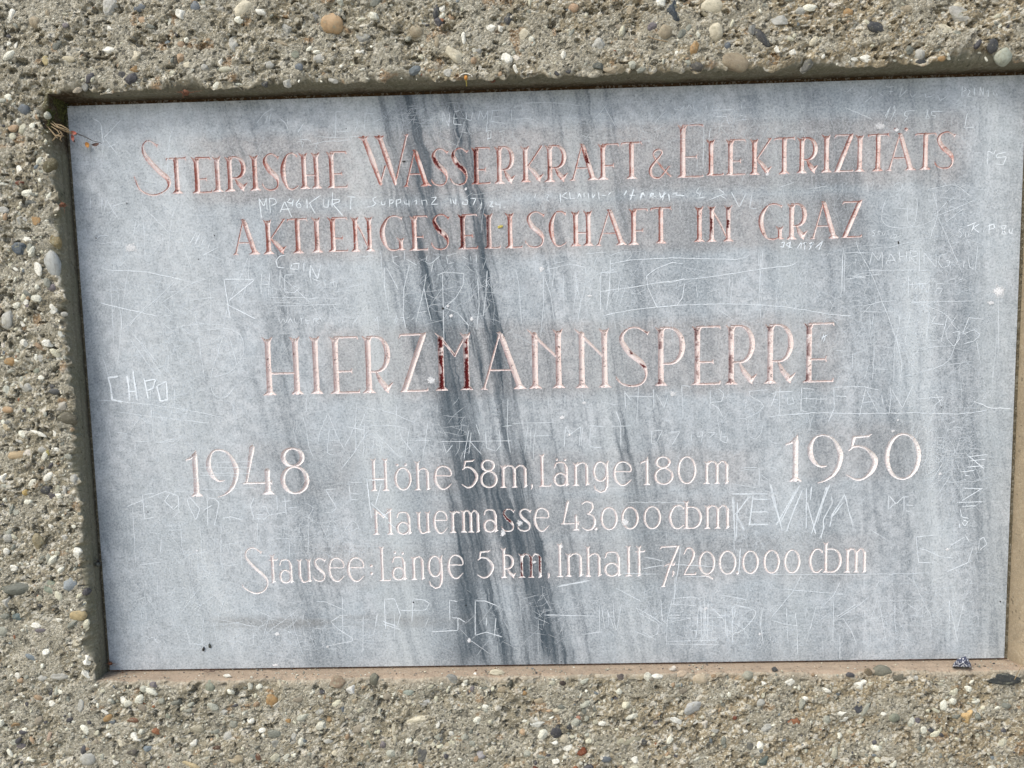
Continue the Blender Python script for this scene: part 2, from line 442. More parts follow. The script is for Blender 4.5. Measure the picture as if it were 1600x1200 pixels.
def glyph(ch, W, H, S, T, xh=0., big=False):
    """strokes of a letter in a W x H box: lists of (x, y, half width)"""
    out = []
    add = out.append

    def foot(x, y=H, s=S, k=2.15):
        add([(x - k * s, y - .4, .35), (x - .3 * s, y - 1.15 * s, s * .72)])
        add([(x + k * s, y - .4, .35), (x + .3 * s, y - 1.15 * s, s * .72)])
        add([(x - k * s, y - .6, .5), (x + k * s, y - .6, .5)])

    def head(x, y=0, s=S):
        add([(x - 1.9 * s, y + .6, .35), (x - .1 * s, y + 1.9 * s, s * .8)])
        add([(x + 1.7 * s, y, .35), (x + .2 * s, y + 2. * s, s * .8)])

    def stem(x, y0=0., y1=H, top=True, bot=True, s=S):
        a = y0 + (1.7 * s if top else s * .6); b = y1 - s * 1.1
        add([(x, a, s), (x, (a + b) / 2, s * .9), (x, b, s)])
        if top: head(x, y0, s)
        if bot: foot(x, y1, s)

    def bar(x0, x1, y, t=T, tick=1, up=True):
        add([(x0, y, t), (x1 - t, y, t * .9)])
        if tick:
            L = 3.2 * t * tick
            if up: add([(x1, y - L, .3), (x1 - t * 1.2, y - .2, t * 1.05)])
            else: add([(x1 + .3, y + L * .9, .3), (x1 - t * 1.2, y + .2, t * 1.05)])

    def curve(pts, rad, n=6):
        p = [(a * W, b * H, r) for (a, b), r in zip(pts, rad)]
        add([tuple(q) for q in catmull(p, n)])

    def tickat(x, y, dx, dy, r=None):
        add([(x, y, r or T * 1.1), (x + dx, y + dy, .35)])

    def ell(cx, cy, rx, ry, a0=0, a1=360, n=30):
        pts = []
        for i in range(n + 1):
            a = math.radians(a0 + (a1 - a0) * i / n)
            pts.append((cx + rx * math.cos(a), cy + ry * math.sin(a), T + (S * .85 - T) * abs(math.cos(a)) ** 1.6))
        add(pts)

    SE = 2.1 * S
    if ch in 'EFL':
        x = SE
        stem(x, bot=False)
        if ch == 'F': foot(x)
        else: add([(x - SE, H - .5, .4), (x, H - 1.0 * S, S * .8)])
        if ch != 'L':
            bar(x, W, T * 1.3, up=False); bar(x, W * .76, H * .615, up=True); tickat(W * .76 - T, H * .615, T, T * 2.4, T)
        if ch != 'F': bar(x, W, H - T * 1.1)
    elif ch == 'T':
        stem(W / 2, y0=T, top=False)
        add([(1.5, T * 1.7, T * .8), (W * .25, T * 1.25, T), (W - 2, T * 1.2, T)])
        add([(.2, T * 5., .35), (2., T * 1.6, T)]); add([(W + .3, T * 4.4, .35), (W - 2, T * 1.2, T)]); add([(W, -T, .3), (W - 2, T * 1.2, T)])
    elif ch == 'I' or ch == 'l':
        stem(W / 2)
    elif ch == 'H':
        stem(SE); stem(W - SE); bar(SE, W - SE, H * .63, tick=0)
    elif ch in 'RPkb':
        x = SE if ch != 'b' else SE * .9
        stem(x, bot=(ch != 'b'))
        y0 = T if ch in 'RP' else H * xh
        yb = H * (.635 if ch in 'RP' else (.70 if ch == 'k' else .985))
        rx = (W - x) * (.88 if ch == 'R' else (.8 if ch == 'k' else .93)); cy = (y0 + yb) / 2; ry = (yb - y0) / 2 - T * .3
        add([(x, y0 + T * .3, T), (x + rx * .35, y0 + T * .3, T)])
        pts = []
        for i in range(25):
            a = math.radians(-90 + 180 * i / 24)
            ex = max(0, math.cos(a)) ** .85
            pts.append((x + rx * .3 + rx * .62 * ex, cy + ry * math.sin(a), T + (S * .95 - T) * abs(math.cos(a)) ** 1.4))
        add(pts)
        add([(x, yb - T * .3 + (0 if ch != 'R' else -T * .2), T * .9), (x + rx * .32, yb - T * .3, T)])
        if ch in 'Rk':
            add([(x + rx * .36, yb + T * .3, T * .9), (x + rx * .56, yb + (H - yb) * .42, S * .85), (W - 2.2 * S, H - 1.6 * S, S)])
            add([(W - 2.2 * S, H - 1.3 * S, S * .8), (W + .2, H - 3.6 * S, .3)])
            add([(W - 2.4 * S, H - 1.3 * S, S * .8), (W - 1.6 * S, H + .4, .4)])
        if ch == 'b': add([(x - SE, H - .5, .4), (x, H - S, S * .8), (x + SE, H - .5, .4)])
    elif ch == 'K':
        stem(SE)
        add([(W - 2.2, T * 1.2, T * 1.15), (SE + S, H * .57, T * .9)])
        add([(W + .3, 0, .3), (W - 2.6, T * 1.8, T)]); add([(W - 7, .2, .3), (W - 3, T * 1.8, T)])
        add([(SE + S * .8, H * .55, T), (W * .55, H * .70, S * .85), (W - 2.1 * S, H - 1.7 * S, S)])
        add([(W - 2.2 * S, H - 1.3 * S, S * .8), (W + .2, H - 3.4 * S, .3)]); add([(W - 2.2 * S, H - 1.5 * S, S * .8), (W - 1.4 * S, H, .3)])
    elif ch == 'A':
        add([(W * .47, 2, T * .8), (SE * .9, H - 2, T * 1.05)]); foot(SE * .85, s=T * 1.35, k=2.6)
        add([(W * .47, T, T), (W * .52, H * .12, S * .9), (W - SE * 1.05, H - S, S)]); foot(W - SE)
        add([(W * .40, 1, .35), (W * .5, H * .06, S * .7)])
        bar(W * .27, W * .74, H * .665, tick=0, t=T * .85)
    elif ch == 'N':
        if big:
            stem(SE * 1.25, y0=H * .07, top=False); stem(W - SE)
            add([(0.4, 0, .35), (SE * 1.25, H * .12, T * 1.5), (W - SE, H * .50, T * 1.2)])
        else:
            stem(SE * .9, s=S * .9); stem(W - SE, s=S * .9)
            add([(SE * .7, 2.5 * T, T), (W * .5, H * .5, T * 1.25), (W - SE * 1.1, H - 1.5 * T, T)])
    elif ch == 'M':
        sm = H * .40 if not xh else H * .34
        stem(SE * .95, y0=H * .08, top=False); stem(W - SE)
        add([(.2, 0, .35), (SE * 1.1, H * .10, T * 1.2), (W * .53, sm, T * 1.25)])
        add([(W - SE, H * .05, T), (W * .53, sm, T)])
    elif ch == 'W':
        add([(W * .08, H * .06, S * .8), (W * .24, H * .5, S), (W * .39, H * .95, S * .6), (W * .395, H * .99, .4)])
        add([(W * .39, H * .94, T), (W * .50, H * .62, T * 1.1)])
        add([(W * .40, H * .06, S * .8), (W * .55, H * .5, S), (W * .69, H * .95, S * .6), (W * .69, H, .4)])
        add([(W * .69, H * .95, T), (W * .96, H * .03, T * 1.1)])
        for a in (.08, .40): add([(W * a - 2.1 * S, H * .035, .3), (W * a, H * .085, S * .8)]); add([(W * a + 1.8 * S, H * .03, .3), (W * a + .4, H * .085, S * .8)])
        add([(W * .96 - 3.5 * T, H * .02, .3), (W * .96, H * .06, T)]); add([(W, 0, .3), (W * .96, H * .06, T)])
    elif ch == 'Z':
        add([(3, T * 1.4, T), (W - S, T * 1.2, T)]); add([(.2, T * 5, .3), (3, T * 1.6, T)])
        add([(W - .5, -1, .4), (W - S * 1.3, S, S * .9), (S * 1.6, H - S * 1.1, S * .95)])
        add([(.2, H - .6, .4), (S * 1.6, H - S * .9, S * .7)])
        bar(S * 1.2, W, H - T * 1.2)
    elif ch in 'Ss':
        if big == 1: P_ = [(.70, .10), (.47, .01), (.31, .10), (.37, .28), (.67, .53), (.96, .72), (.90, .89), (.53, .99), (.17, .89), (.03, .68)]
        elif big == 2: P_ = [(.77, .11), (.49, .01), (.24, .07), (.19, .21), (.47, .42), (.87, .63), (.97, .79), (.82, .94), (.52, .995), (.21, .93), (.02, .85)]
        else: P_ = [(.92, .11), (.62, .015), (.32, .05), (.17, .2), (.38, .42), (.74, .60), (.88, .77), (.78, .93), (.50, .985), (.20, .95), (.03, .86)]
        R_ = [T, T * .9, T, S * .75, S, S * .95, T * 1.2, T, T, T * .9, T * .8] if len(P_) == 11 else [T, T * .9, T, S * .9, S, S * .9, T * 1.1, T, T * .9, T * .8]
        curve(P_, R_)
        a, b = P_[0]; tickat(a * W, b * H, T * 2.2, -T * 1.6, T * 1.3); tickat(a * W, b * H, T * .2, T * 2.4, T)
        a, b = P_[-1]; tickat(a * W, b * H, -T * .9, -T * 3.0, T)
    elif ch in 'CGc':
        if ch == 'c': P_ = [(.95, .12), (.72, .015), (.35, .06), (.06, .36), (.06, .66), (.3, .94), (.62, .985), (.95, .86)]
        else: P_ = [(.93, .08), (.66, .015), (.32, .07), (.06, .36), (.08, .66), (.28, .92), (.56, .985), (.86, .93)]
        curve(P_, [T, T, T * 1.2, S * .95, S * .95, T * 1.4, T, T * .8])
        a, b = P_[0]; tickat(a * W, b * H, T * 1.6, -T * 1.8); tickat(a * W, b * H, T * .2, T * 2.2)
        if ch == 'G': stem(W * .88, y0=H * .62, y1=H * .99, top=True, bot=False, s=S * .85); tickat(W * .88, H * .95, S * 1.8, T, S * .6)
        elif ch == 'C': tickat(W * .9, H * .92, T * 2, -T * 2.4, T * .8)
    elif ch == '&':
        curve([(.97, .94), (.6, .66), (.22, .27), (.2, .10), (.4, .01), (.57, .08), (.5, .22), (.12, .55), (.03, .77), (.17, .95), (.45, .98), (.68, .8), (.87, .62)],
              [T, T * 1.1, T, T, T, T, T, T * 1.6, T * 1.9, T * 1.3, T, T, T * .8])
        tickat(W * .87, H * .62, T * 2, -T, T * .8)
    elif ch in '0o':
        ell(W / 2, H / 2, W / 2 - S * .8, H / 2 - T * .8)
    elif ch == '1':
        x = W * .66
        add([(x + S * .6, -.5, .4), (x, H * .13, S)]); stem(x, y0=H * .08, top=False)
        add([(x, H * .11, S * .7), (W * .3, H * .175, T * 1.1), (1, H * .2, T * .7)]); tickat(1.5, H * .19, -1, T * 2.4, T * .7)
    elif ch == '2':
        curve([(.04, .22), (.28, .02), (.62, .03), (.80, .22), (.62, .48), (.25, .78), (.06, .97)], [T * .8, T, T * 1.2, S * .9, S * .8, T, T])
        bar(W * .05, W, H - T)
    elif ch == '3':
        curve([(.06, .09), (.36, .01), (.74, .07), (.80, .24), (.62, .38), (.40, .43)], [T, T, S * .7, S * .8, T, T * .8])
        curve([(.40, .43), (.80, .50), (.96, .70), (.80, .92), (.40, .99), (.03, .90)], [T * .8, T * 1.2, S * .95, S * .8, T, T * .7])
    elif ch == '4':
        add([(W * .40, 0, .5), (W * .38, H * .06, S * .95), (W * .15, H * .73, T * 1.1)])
        add([(W * .03, H * .77, T * .6), (W * .10, H * .765, T), (W * .92, H * .765, T * .9)]); tickat(W * .93, H * .765, T, -T * 2.8); tickat(W * .93, H * .765, T, T * 2.4)
        add([(W * .84, H * .47, .4), (W * .82, H * .53, S * .9)]); stem(W * .82, y0=H * .5, top=False)
    elif ch == '5':
        add([(W * .24, H * .065, T * 1.1), (W * .7, H * .05, T), (W * .84, 0, .5)])
        add([(W * .24, H * .08, S * .7), (W * .17, H * .31, T)])
        curve([(.08, .35), (.30, .265), (.65, .32), (.93, .54), (.88, .76), (.62, .95), (.33, .985), (.02, .88)], [T * .8, T, T * 1.4, S, S * .9, T * 1.2, T, T * .6])
    elif ch == '7':
        add([(3, T * 1.5, T * 1.1), (W - 2, T, T)]); tickat(3, T * 1.5, -3, T * 3.4)
        add([(W, -.5, .4), (W * .92, T * 1.6, S * .8), (W * .45, H * .55, S * .8), (W * .17, H - S, S * .7)]); foot(W * .17, s=S * .7)
        add([(W * .2, H * .5, T * .6), (W * .45, H * .44, T * .8), (W * .72, H * .44, T)]); tickat(W * .72, H * .44, T * 1.5, -T * 2)
    elif ch == '8':
        ell(W * .46, H * .205, W * .34, H * .20 - T * .5); ell(W * .5, H * .70, W * .5 - S * .7, H * .30 - T * .6)
    elif ch == '9':
        curve([(.54, .65), (.32, .65), (.10, .5), (.03, .28), (.16, .07), (.42, .01), (.72, .09), (.93, .33), (.96, .52), (.82, .77), (.56, .93), (.28, 1.)],
              [T * .7, T, S * .85, S * .9, T * 1.2, T, T * 1.2, S * .9, S * .9, S * .7, T, .5])
    elif ch == 'a':
        curve([(.08, .22), (.18, .05), (.45, .01), (.72, .06), (.84, .30)], [T, T, T, T * 1.2, S])
        stem(W * .84, y0=H * .22, top=False, bot=False); tickat(W * .84, H - S, S * 1.9, -S * .2, S * .8); tickat(W * .84, H - S, -S * .6, S * 1.2, S * .8)
        ell(W * .44, H * .72, W * .38, H * .26)
        tickat(W * .09, H * .2, -T, T * 2)
    elif ch == 'e':
        curve([(.08, .42), (.5, .42), (.95, .41), (.86, .13), (.52, .012), (.2, .10), (.03, .40), (.07, .70), (.32, .96), (.62, .985), (.97, .78)],
              [T * .8, T * .8, T * .8, T * 1.2, T, T * 1.2, S * .9, S * .95, T * 1.2, T, T * .6])
    elif ch in 'nhru':
        x = SE * .9
        if ch == 'u':
            stem(x, bot=False, y1=H * .8)
            curve([(x / W, .74), (.34, .95), (.52, .985), (.72, .93), (.86, .78)], [S * .95, T * 1.2, T, T, T])
            stem(W - SE * .8, bot=False, y1=H * .97); tickat(W - SE * .8, H - S, S * 1.9, -S * .2, S * .8)
        else:
            y0 = H * xh if ch == 'h' else 0
            stem(x); hh = H - y0
            if ch == 'r':
                add([(x, y0 + hh * .2, T), (W * .7, y0 + hh * .04, T), (W * .95, y0 + hh * .08, T * 1.2)])
            else:
                add([(x, y0 + hh * .2, T * .8), (W * .4, y0 + hh * .05, T), (W * .62, y0 + hh * .015, T), (W - SE * 1.2, y0 + hh * .08, T * 1.3), (W - SE * .85, y0 + hh * .22, S), (W - SE * .85, H - S * 1.2, S * .95)])
                tickat(W - SE * .85, H - S * 1.1, S * 2., -S * .3, S * .8); tickat(W - SE * .85, H - S * 1.1, -S * 1., S * 1.2, S * .8)
    elif ch == 'm':
        x = SE * .85; stem(x); m = W * .52
        add([(x, H * .2, T * .8), (W * .27, H * .03, T), (m - S * 1.6, H * .06, T * 1.1), (m, H * .2, S), (m, H - S, S * .95)]); foot(m, s=S * .9)
        e = W - SE * .7
        add([(m, H * .2, T * .8), (W * .70, H * .03, T), (e - S * 1.4, H * .06, T * 1.1), (e, H * .2, S), (e, H - S, S * .95)])
        tickat(e, H - S * 1.1, S * 1.5, -S * .3, S * .8); tickat(e, H - S, -S * 1.3, S * 1.3, S * .8)
    elif ch == 't':
        x = W * .42; stem(x, top=True, bot=False, y1=H * .97); tickat(x, H - S, S * 1.9, -S * .2, S * .8); tickat(x, H - S, -S * 1.4, S * 1.2, S * .8)
        add([(0, H * .2, .5), (x, H * .2, T), (W * .95, H * .19, T)]); tickat(W * .95, H * .19, T * 1.5, -T * 2)
    elif ch == 'g':
        ell(W * .44, H * .32, W * .40, H * .31)
        x = W * .86
        add([(x + S, -1, .4), (x, H * .06, S * .8), (x, H * .5, S), (x - .5, H * .8, S * .9), (W * .7, H * .95, T * 1.1), (W * .42, H * .985, T), (W * .14, H * .9, T), (W * .06, H * .78, T * .8)])
    elif ch == '.':
        add([(W / 2, H / 2, S * 1.35)])
    elif ch == ',':
        add([(W / 2, 0, S), (W * .6, H * .4, S * .7), (W * .2, H, .5)])
    return out


# character, x0, x1, top, base (photo pixels); row style: stem half width, hairline, redness, dark paint
ROWS = [
    (3.5, 1.25, .95, 42, [('S', 208, 264, 219, 306, 1), ('T', 260, 292, 246, 302.5), ('E', 299.5, 330, 245, 302), ('I', 333, 346, 244, 300), ('R', 351, 386, 244, 299), ('I', 391, 405, 242, 298), ('S', 409.5, 437, 240, 298), ('C', 441, 466, 239, 297), ('H', 467, 502, 238, 295), ('E', 510, 542, 236, 294), ('W', 563.5, 640, 209.5, 290.6), ('A', 627, 673, 233.5, 291.5), ('S', 673, 701, 232, 290.5), ('S', 703.5, 732, 231, 289.5), ('E', 736, 766, 229.5, 288), ('R', 772, 805, 228, 287), ('K', 813, 849, 227.5, 284.5), ('R', 851, 887, 226, 284), ('A', 888, 934, 224, 282), ('F', 934, 967, 224, 280.5), ('T', 970, 1003.5, 221.5, 279.5), ('&', 1015, 1049, 233, 278.5), ('E', 1058, 1099, 194, 277.5), ('L', 1103, 1131, 217, 274.5), ('E', 1133.5, 1165, 217, 274), ('K', 1171, 1206, 216, 273), ('T', 1209, 1242, 214.5, 272), ('R', 1245, 1279, 214, 270.5), ('I', 1285, 1298, 210, 269.5), ('Z', 1303, 1334, 209.5, 269), ('I', 1337, 1350, 210, 268.5), ('T', 1355, 1389, 209, 267.5), ('A', 1383, 1431, 207.5, 266.5), ('T', 1429, 1463, 207.5, 265), ('S', 1461, 1493, 205.5, 264)]),
    (3.5, 1.2, .9, 42, [('A', 360, 405, 342, 398), ('K', 411, 447, 342, 397), ('T', 449, 481, 341, 396), ('I', 488.5, 501.5, 339, 394.5), ('E', 512, 543, 339, 393.5), ('N', 548, 585, 338.5, 393), ('G', 596, 630, 337, 392), ('E', 639.5, 668.5, 336.5, 391.5), ('S', 674, 703, 334.5, 390.5), ('E', 715, 746, 334, 389.5), ('L', 756, 781.5, 333, 388.5), ('L', 789, 816, 332, 388), ('S', 820.6, 852, 330.5, 387), ('C', 860, 885, 329.5, 385.5), ('H', 891.5, 927, 329, 384.5), ('A', 928, 979, 326.5, 383.5), ('F', 982, 1012, 325.5, 382.5), ('T', 1016, 1049, 323.5, 380.5), ('I', 1086.6, 1099, 322, 378), ('N', 1105, 1146, 321, 377.5), ('G', 1187.5, 1223, 318, 375), ('R', 1229, 1262, 317, 374), ('A', 1264, 1311, 314, 373), ('Z', 1315, 1347, 314, 371.5)]),
    (4.2, 1.6, .36, 90, [('H', 410, 472, 526, 617), ('I', 485.5, 501, 525, 615.5), ('E', 515, 561, 525, 615), ('R', 566, 613, 524, 614), ('Z', 624, 668, 520.5, 612.5), ('M', 680, 738, 519.5, 610), ('A', 747, 821, 518, 608.5), ('N', 824, 882, 514, 607), ('N', 897, 954, 512.5, 606), ('S', 962, 1016, 510.5, 604.5), ('P', 1023, 1072, 510, 602.5), ('E', 1080, 1126, 508.5, 601.5), ('R', 1133, 1183, 507, 600.5), ('R', 1194, 1243, 505.5, 599), ('E', 1254.5, 1303, 503.5, 597.5)]),
    (4.0, 1.5, .22, 70, [('1', 291, 313, 704, 776), ('9', 325, 371, 702, 777), ('4', 377, 426, 695, 773), ('8', 438, 482, 699.5, 771.5)]),
    (4.2, 1.6, .18, 70, [('1', 1227, 1251, 679.5, 752.5), ('9', 1264, 1315, 679, 754.5), ('5', 1322, 1370, 678, 750), ('0', 1382, 1439, 676.5, 749.5)]),
    (2.15, 1.2, .24, 30, [('H', 579, 607, 716, 767), ('o', 616, 643, 730, 766), ('h', 648, 672, 720, 766), ('e', 679, 706, 728, 764), ('5', 721, 746, 718, 762), ('8', 750, 777, 718, 762), ('m', 782, 824, 726, 762), (',', 829, 833, 758, 765), ('L', 842, 861, 709, 760.5), ('a', 864.6, 889, 722, 759.5), ('n', 895, 921, 722, 759), ('g', 927, 952, 721, 769.5), ('e', 959, 987, 721, 758), ('1', 1000.6, 1016, 714, 758), ('8', 1022, 1052, 713, 757), ('0', 1058, 1088, 712.5, 756), ('m', 1100, 1139, 719.5, 756)]),
    (2.1, 1.15, .22, 30, [('M', 583, 614, 794, 835.5), ('a', 619, 643, 800, 835), ('u', 650, 672, 799, 833.5), ('e', 678, 699, 798, 833), ('r', 703, 718, 798, 832.5), ('m', 720, 750, 796.5, 832), ('a', 755, 778, 796, 831.5), ('s', 784, 804, 795, 830.5), ('s', 809, 830, 795, 830), ('e', 835, 858, 793.5, 829.5), ('4', 876, 905, 782, 829), ('3', 908.5, 930, 783, 828.5), ('.', 929, 933, 824, 828), ('0', 938, 965, 792, 828), ('0', 970.5, 998, 791.5, 827), ('0', 1005, 1033, 790.5, 826.5), ('c', 1046, 1069, 789.5, 826), ('b', 1068, 1098.5, 782, 826), ('m', 1101, 1140, 788.5, 826)]),
    (2.1, 1.15, .18, 30, [('S', 377.6, 418, 855, 927.5, 2), ('t', 420, 434, 866, 911), ('a', 436, 458, 874, 911), ('u', 464, 486.5, 873, 910), ('s', 489, 509, 872, 908.5), ('e', 513.6, 538, 871.5, 908), ('e', 543.6, 569, 871, 908), (':', 578, 582.5, 882, 898), ('L', 592, 610, 853, 908), ('a', 612, 635, 869.5, 906.5), ('n', 642, 664, 869, 906), ('g', 669, 693, 868.5, 919.5), ('e', 700, 724, 867, 903.5), ('5', 745, 771, 859.5, 903), ('k', 782.4, 806, 855.5, 903), ('m', 811, 847, 864.5, 902.5), (',', 855, 859.5, 897, 904), ('I', 869, 880, 848.5, 902), ('n', 884, 911, 864, 901), ('h', 914.5, 940, 852.5, 901), ('a', 943.7, 971, 862, 900.5), ('l', 977, 987, 852, 900.5), ('t', 992, 1007, 852.5, 900.5), ('7', 1031, 1062, 852.5, 917), (',', 1050, 1053.5, 893, 901), ('2', 1068, 1088, 856, 898.5), ('0', 1091, 1117.5, 861, 897.5), ('0', 1122.5, 1150.5, 860, 897.5), ('.', 1150, 1154, 893, 897), ('0', 1159, 1185.5, 860, 896.5), ('0', 1192.4, 1218.5, 859, 896), ('0', 1224.4, 1250.5, 858.5, 895.5), ('c', 1265, 1285, 857.5, 894.5), ('b', 1286, 1317, 846.5, 894.5), ('m', 1320, 1354, 856, 894.5)]),
]
DOTS = [(1399, 202, 2.6, 0), (1416, 202, 2.8, 0), (620.5, 726.5, 2.2, 5), (633.7, 726, 2.2, 5), (870, 718, 2., 5), (883, 718.5, 2., 5), (617, 863.6, 2.1, 7), (629, 864.4, 2.1, 7)]
HEAVY = {(0, 14): 1., (1, 9): .95, (1, 10): 1., (2, 5): .5, (1, 7): .3, (1, 8): .35, (0, 12): .4, (0, 13): .4, (2, 9): .35, (2, 11): .35, (2, 12): .45, (2, 14): .4, (0, 16): .2, (0, 18): .25, (1, 14): .2, (1, 19): .3, (2, 10): .25, (2, 8): .2, (6, 7): .5, (6, 8): .2, (7, 15): .25, (0, 22): .15, (0, 31): .15, (1, 22): .15, (2, 13): .3}

HEAVY = {k_: v_ for k_, v_ in HEAVY.items() if v_ >= .25}
DG = np.full((1200, 1700), -40., np.float32)      # depth field of all letters at 1 px, for the stone around them
RED = np.zeros((1200, 1700), np.float32)


def seg_depth(px, py, segs):
    best = np.full(px.shape, -1e3)
    for (x0, y0, r0, x1, y1, r1) in segs:
        dx, dy = x1 - x0, y1 - y0
        L = dx * dx + dy * dy
        t = np.clip(((px - x0) * dx + (py - y0) * dy) / L, 0, 1) if L > 1e-9 else 0.
        d = (r0 + (r1 - r0) * t) - np.hypot(px - x0 - t * dx, py - y0 - t * dy)
        np.maximum(best, d, out=best)
    return best


letters = []      # (name, verts2d, z, tris, contour edges, segs, colour)
for ri, (Sw, Tw, red, tall, items) in enumerate(ROWS):
    for ii, it in enumerate(items):
        ch, x0, x1, y0, y1 = it[:5]
        W, H = x1 - x0, y1 - y0
        big = it[5] if len(it) > 5 else 0
        if ch == 'N' and ri == 2: big = 1
        xh = .24 if ch in 'hk' else (.22 if ch == 'b' else (1 if (ch == 'M' and ri == 6) else 0))
        sw = 1.08 * Sw * (1.12 if (ri == 0 and H > 75 and ch != 'S') else 1)
        if ch == ':':
            st = [[(W / 2, 2, 2.2)], [(W / 2, H - 2, 2.3)]]
        else:
            st = glyph(ch, W, H, sw if ch not in '.,' else 1.9, Tw, xh, big)
        xc = (x0 + x1) / 2; yc = (y0 + y1) / 2
        segs = []
        for s in st:
            q = [(x0 + x + lean(xc) * (y - H / 2), y0 + y + slope(yc) * (x - W / 2), r) for x, y, r in s]
            if len(q) == 1: q = q * 2
            for a, b in zip(q[:-1], q[1:]): segs.append((*a, *b))
        if ri == 0 and ii == 32: extra = DOTS[:2]
        elif ri == 5 and ii == 1: extra = DOTS[2:4]
        elif ri == 5 and ii == 9: extra = DOTS[4:6]
        elif ri == 7 and ii == 9: extra = DOTS[6:8]
        else: extra = []
        for (a, b, r, _) in extra: segs.append((a, b, r, a + .01, b, r))
        if ri == 7 and ii == 26: segs.append((1097, 899.5, 1.2, 1107, 900, 1.6)); segs.append((1107, 900, 1.6, 1113, 904, 1.4))
        if ri == 7 and ii == 23: segs.append((1049, 883, .8, 1053, 882, 1.4))
        letters.append([ri, ii, ch, segs, red, HEAVY.get((ri, ii), .0)])

slab_pts, slab_edges, slab_owner = [], [], []
letter_objs = []
TRI = [(0, 1, 2), (0, 2, 3)]
for li, (ri, ii, ch, segs, red, heavy) in enumerate(letters):
    sg = np.array(segs)
    xa, xb = min(sg[:, 0].min(), sg[:, 3].min()) - 6, max(sg[:, 0].max(), sg[:, 3].max()) + 6
    ya, yb = min(sg[:, 1].min(), sg[:, 4].min()) - 6, max(sg[:, 1].max(), sg[:, 4].max()) + 6
    h = 1.0 if ri < 3 else .85
    if ri in (3, 4): h = .9
    nx, ny = int((xb - xa) / h) + 1, int((yb - ya) / h) + 1
    gx, gy = np.meshgrid(xa + np.arange(nx) * h, ya + np.arange(ny) * h)
    def field(x, y):
        return seg_depth(x, y, segs) + (fbm(x * .45, y * .45, 2, 3) - .5) * (.95 if ri < 5 else .7)
    d = field(gx, gy)
    d = np.where(np.abs(d) < .06, np.where(d < 0, -.06, .06), d)
    # 1 px field for the surrounding stone
    X0, X1, Y0, Y1 = int(xa) - 8, int(xb) + 8, int(ya) - 8, int(yb) + 8
    mx, my = np.meshgrid(np.arange(X0, X1), np.arange(Y0, Y1))
    dd = seg_depth(mx.astype(float), my.astype(float), segs)
    DG[Y0:Y1, X0:X1] = np.maximum(DG[Y0:Y1, X0:X1], dd)
    RED[Y0:Y1, X0:X1] = np.maximum(RED[Y0:Y1, X0:X1], red * (dd > -9))
    idx = np.arange(nx * ny).reshape(ny, nx)
    df = d.ravel(); pxy = np.stack([gx.ravel(), gy.ravel()], 1)
    q = np.stack([idx[:-1, :-1], idx[:-1, 1:], idx[1:, 1:], idx[1:, :-1]], -1).reshape(-1, 4)
    tr = np.concatenate([q[:, [0, 1, 2]], q[:, [0, 2, 3]]])
    pos = df[tr] > 0
    cnt = pos.sum(1)
    full = tr[cnt == 3]
    cut = {}
    newp, newd = [], []
    base = nx * ny

    def cp(a, b):
        key = (a, b) if a < b else (b, a)
        if key not in cut:
            a, b = key
            t = df[a] / (df[a] - df[b])
            cut[key] = base + len(newp)
            newp.append(pxy[a] + (pxy[b] - pxy[a]) * t); newd.append(0.)
        return cut[key]
    tris, cont = [full], []
    one = []
    for t_ in tr[(cnt == 1) | (cnt == 2)]:
        s_ = [df[v] > 0 for v in t_]
        if sum(s_) == 1:
            i = s_.index(True); a, b, c_ = int(t_[i]), int(t_[(i + 1) % 3]), int(t_[(i + 2) % 3])
            p1, p2 = cp(a, b), cp(a, c_)
            one.append((a, p1, p2)); cont.append((p1, p2))
        else:
            i = s_.index(False); a, b, c_ = int(t_[i]), int(t_[(i + 1) % 3]), int(t_[(i + 2) % 3])
            p1, p2 = cp(a, b), cp(a, c_)
            one.append((p1, b, c_)); one.append((p1, c_, p2)); cont.append((p1, p2))
    allp = np.vstack([pxy, np.array(newp).reshape(-1, 2)]); alld = np.concatenate([df, np.array(newd)])
    tris = np.vstack([full, np.array(one, int).reshape(-1, 3)])
    used = np.unique(tris)
    rem = -np.ones(len(allp), int); rem[used] = np.arange(len(used))
    tris = rem[tris]
    pu = allp[used]; du = np.clip(alld[used], 0, None)
    W3 = P(pu[:, 0], pu[:, 1])
    flat = 3.2 if ri < 5 else 2.0
    dep = flat * (1 - np.exp(-du / flat * 1.15))
    dep = dep * (1 + .35 * (vnoise(pu[:, 0] * .7, pu[:, 1] * .7, 5) - .5)) * .00125
    W3[:, 1] += dep
    # paint remains, plus shade painted in: depth gradient reddens left and upper flanks
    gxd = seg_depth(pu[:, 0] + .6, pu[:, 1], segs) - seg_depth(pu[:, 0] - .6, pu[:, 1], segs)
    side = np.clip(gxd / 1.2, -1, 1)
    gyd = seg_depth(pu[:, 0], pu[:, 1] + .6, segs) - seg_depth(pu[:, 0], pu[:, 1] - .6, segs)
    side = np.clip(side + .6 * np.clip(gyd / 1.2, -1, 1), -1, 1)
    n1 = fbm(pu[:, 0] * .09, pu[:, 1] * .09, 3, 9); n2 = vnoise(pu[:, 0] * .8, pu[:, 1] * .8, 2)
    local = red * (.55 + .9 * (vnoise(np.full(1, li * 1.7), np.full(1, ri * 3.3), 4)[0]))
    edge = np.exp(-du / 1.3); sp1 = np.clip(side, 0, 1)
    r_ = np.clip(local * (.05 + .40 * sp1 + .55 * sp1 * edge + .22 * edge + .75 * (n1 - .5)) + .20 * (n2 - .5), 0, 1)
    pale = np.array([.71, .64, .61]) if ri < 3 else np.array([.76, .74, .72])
    pink = np.array([.60, .40, .35]); redc = np.array([.38, .125, .09]); dk = np.array([.10, .006, .006]); bk = np.array([.02, .012, .012])
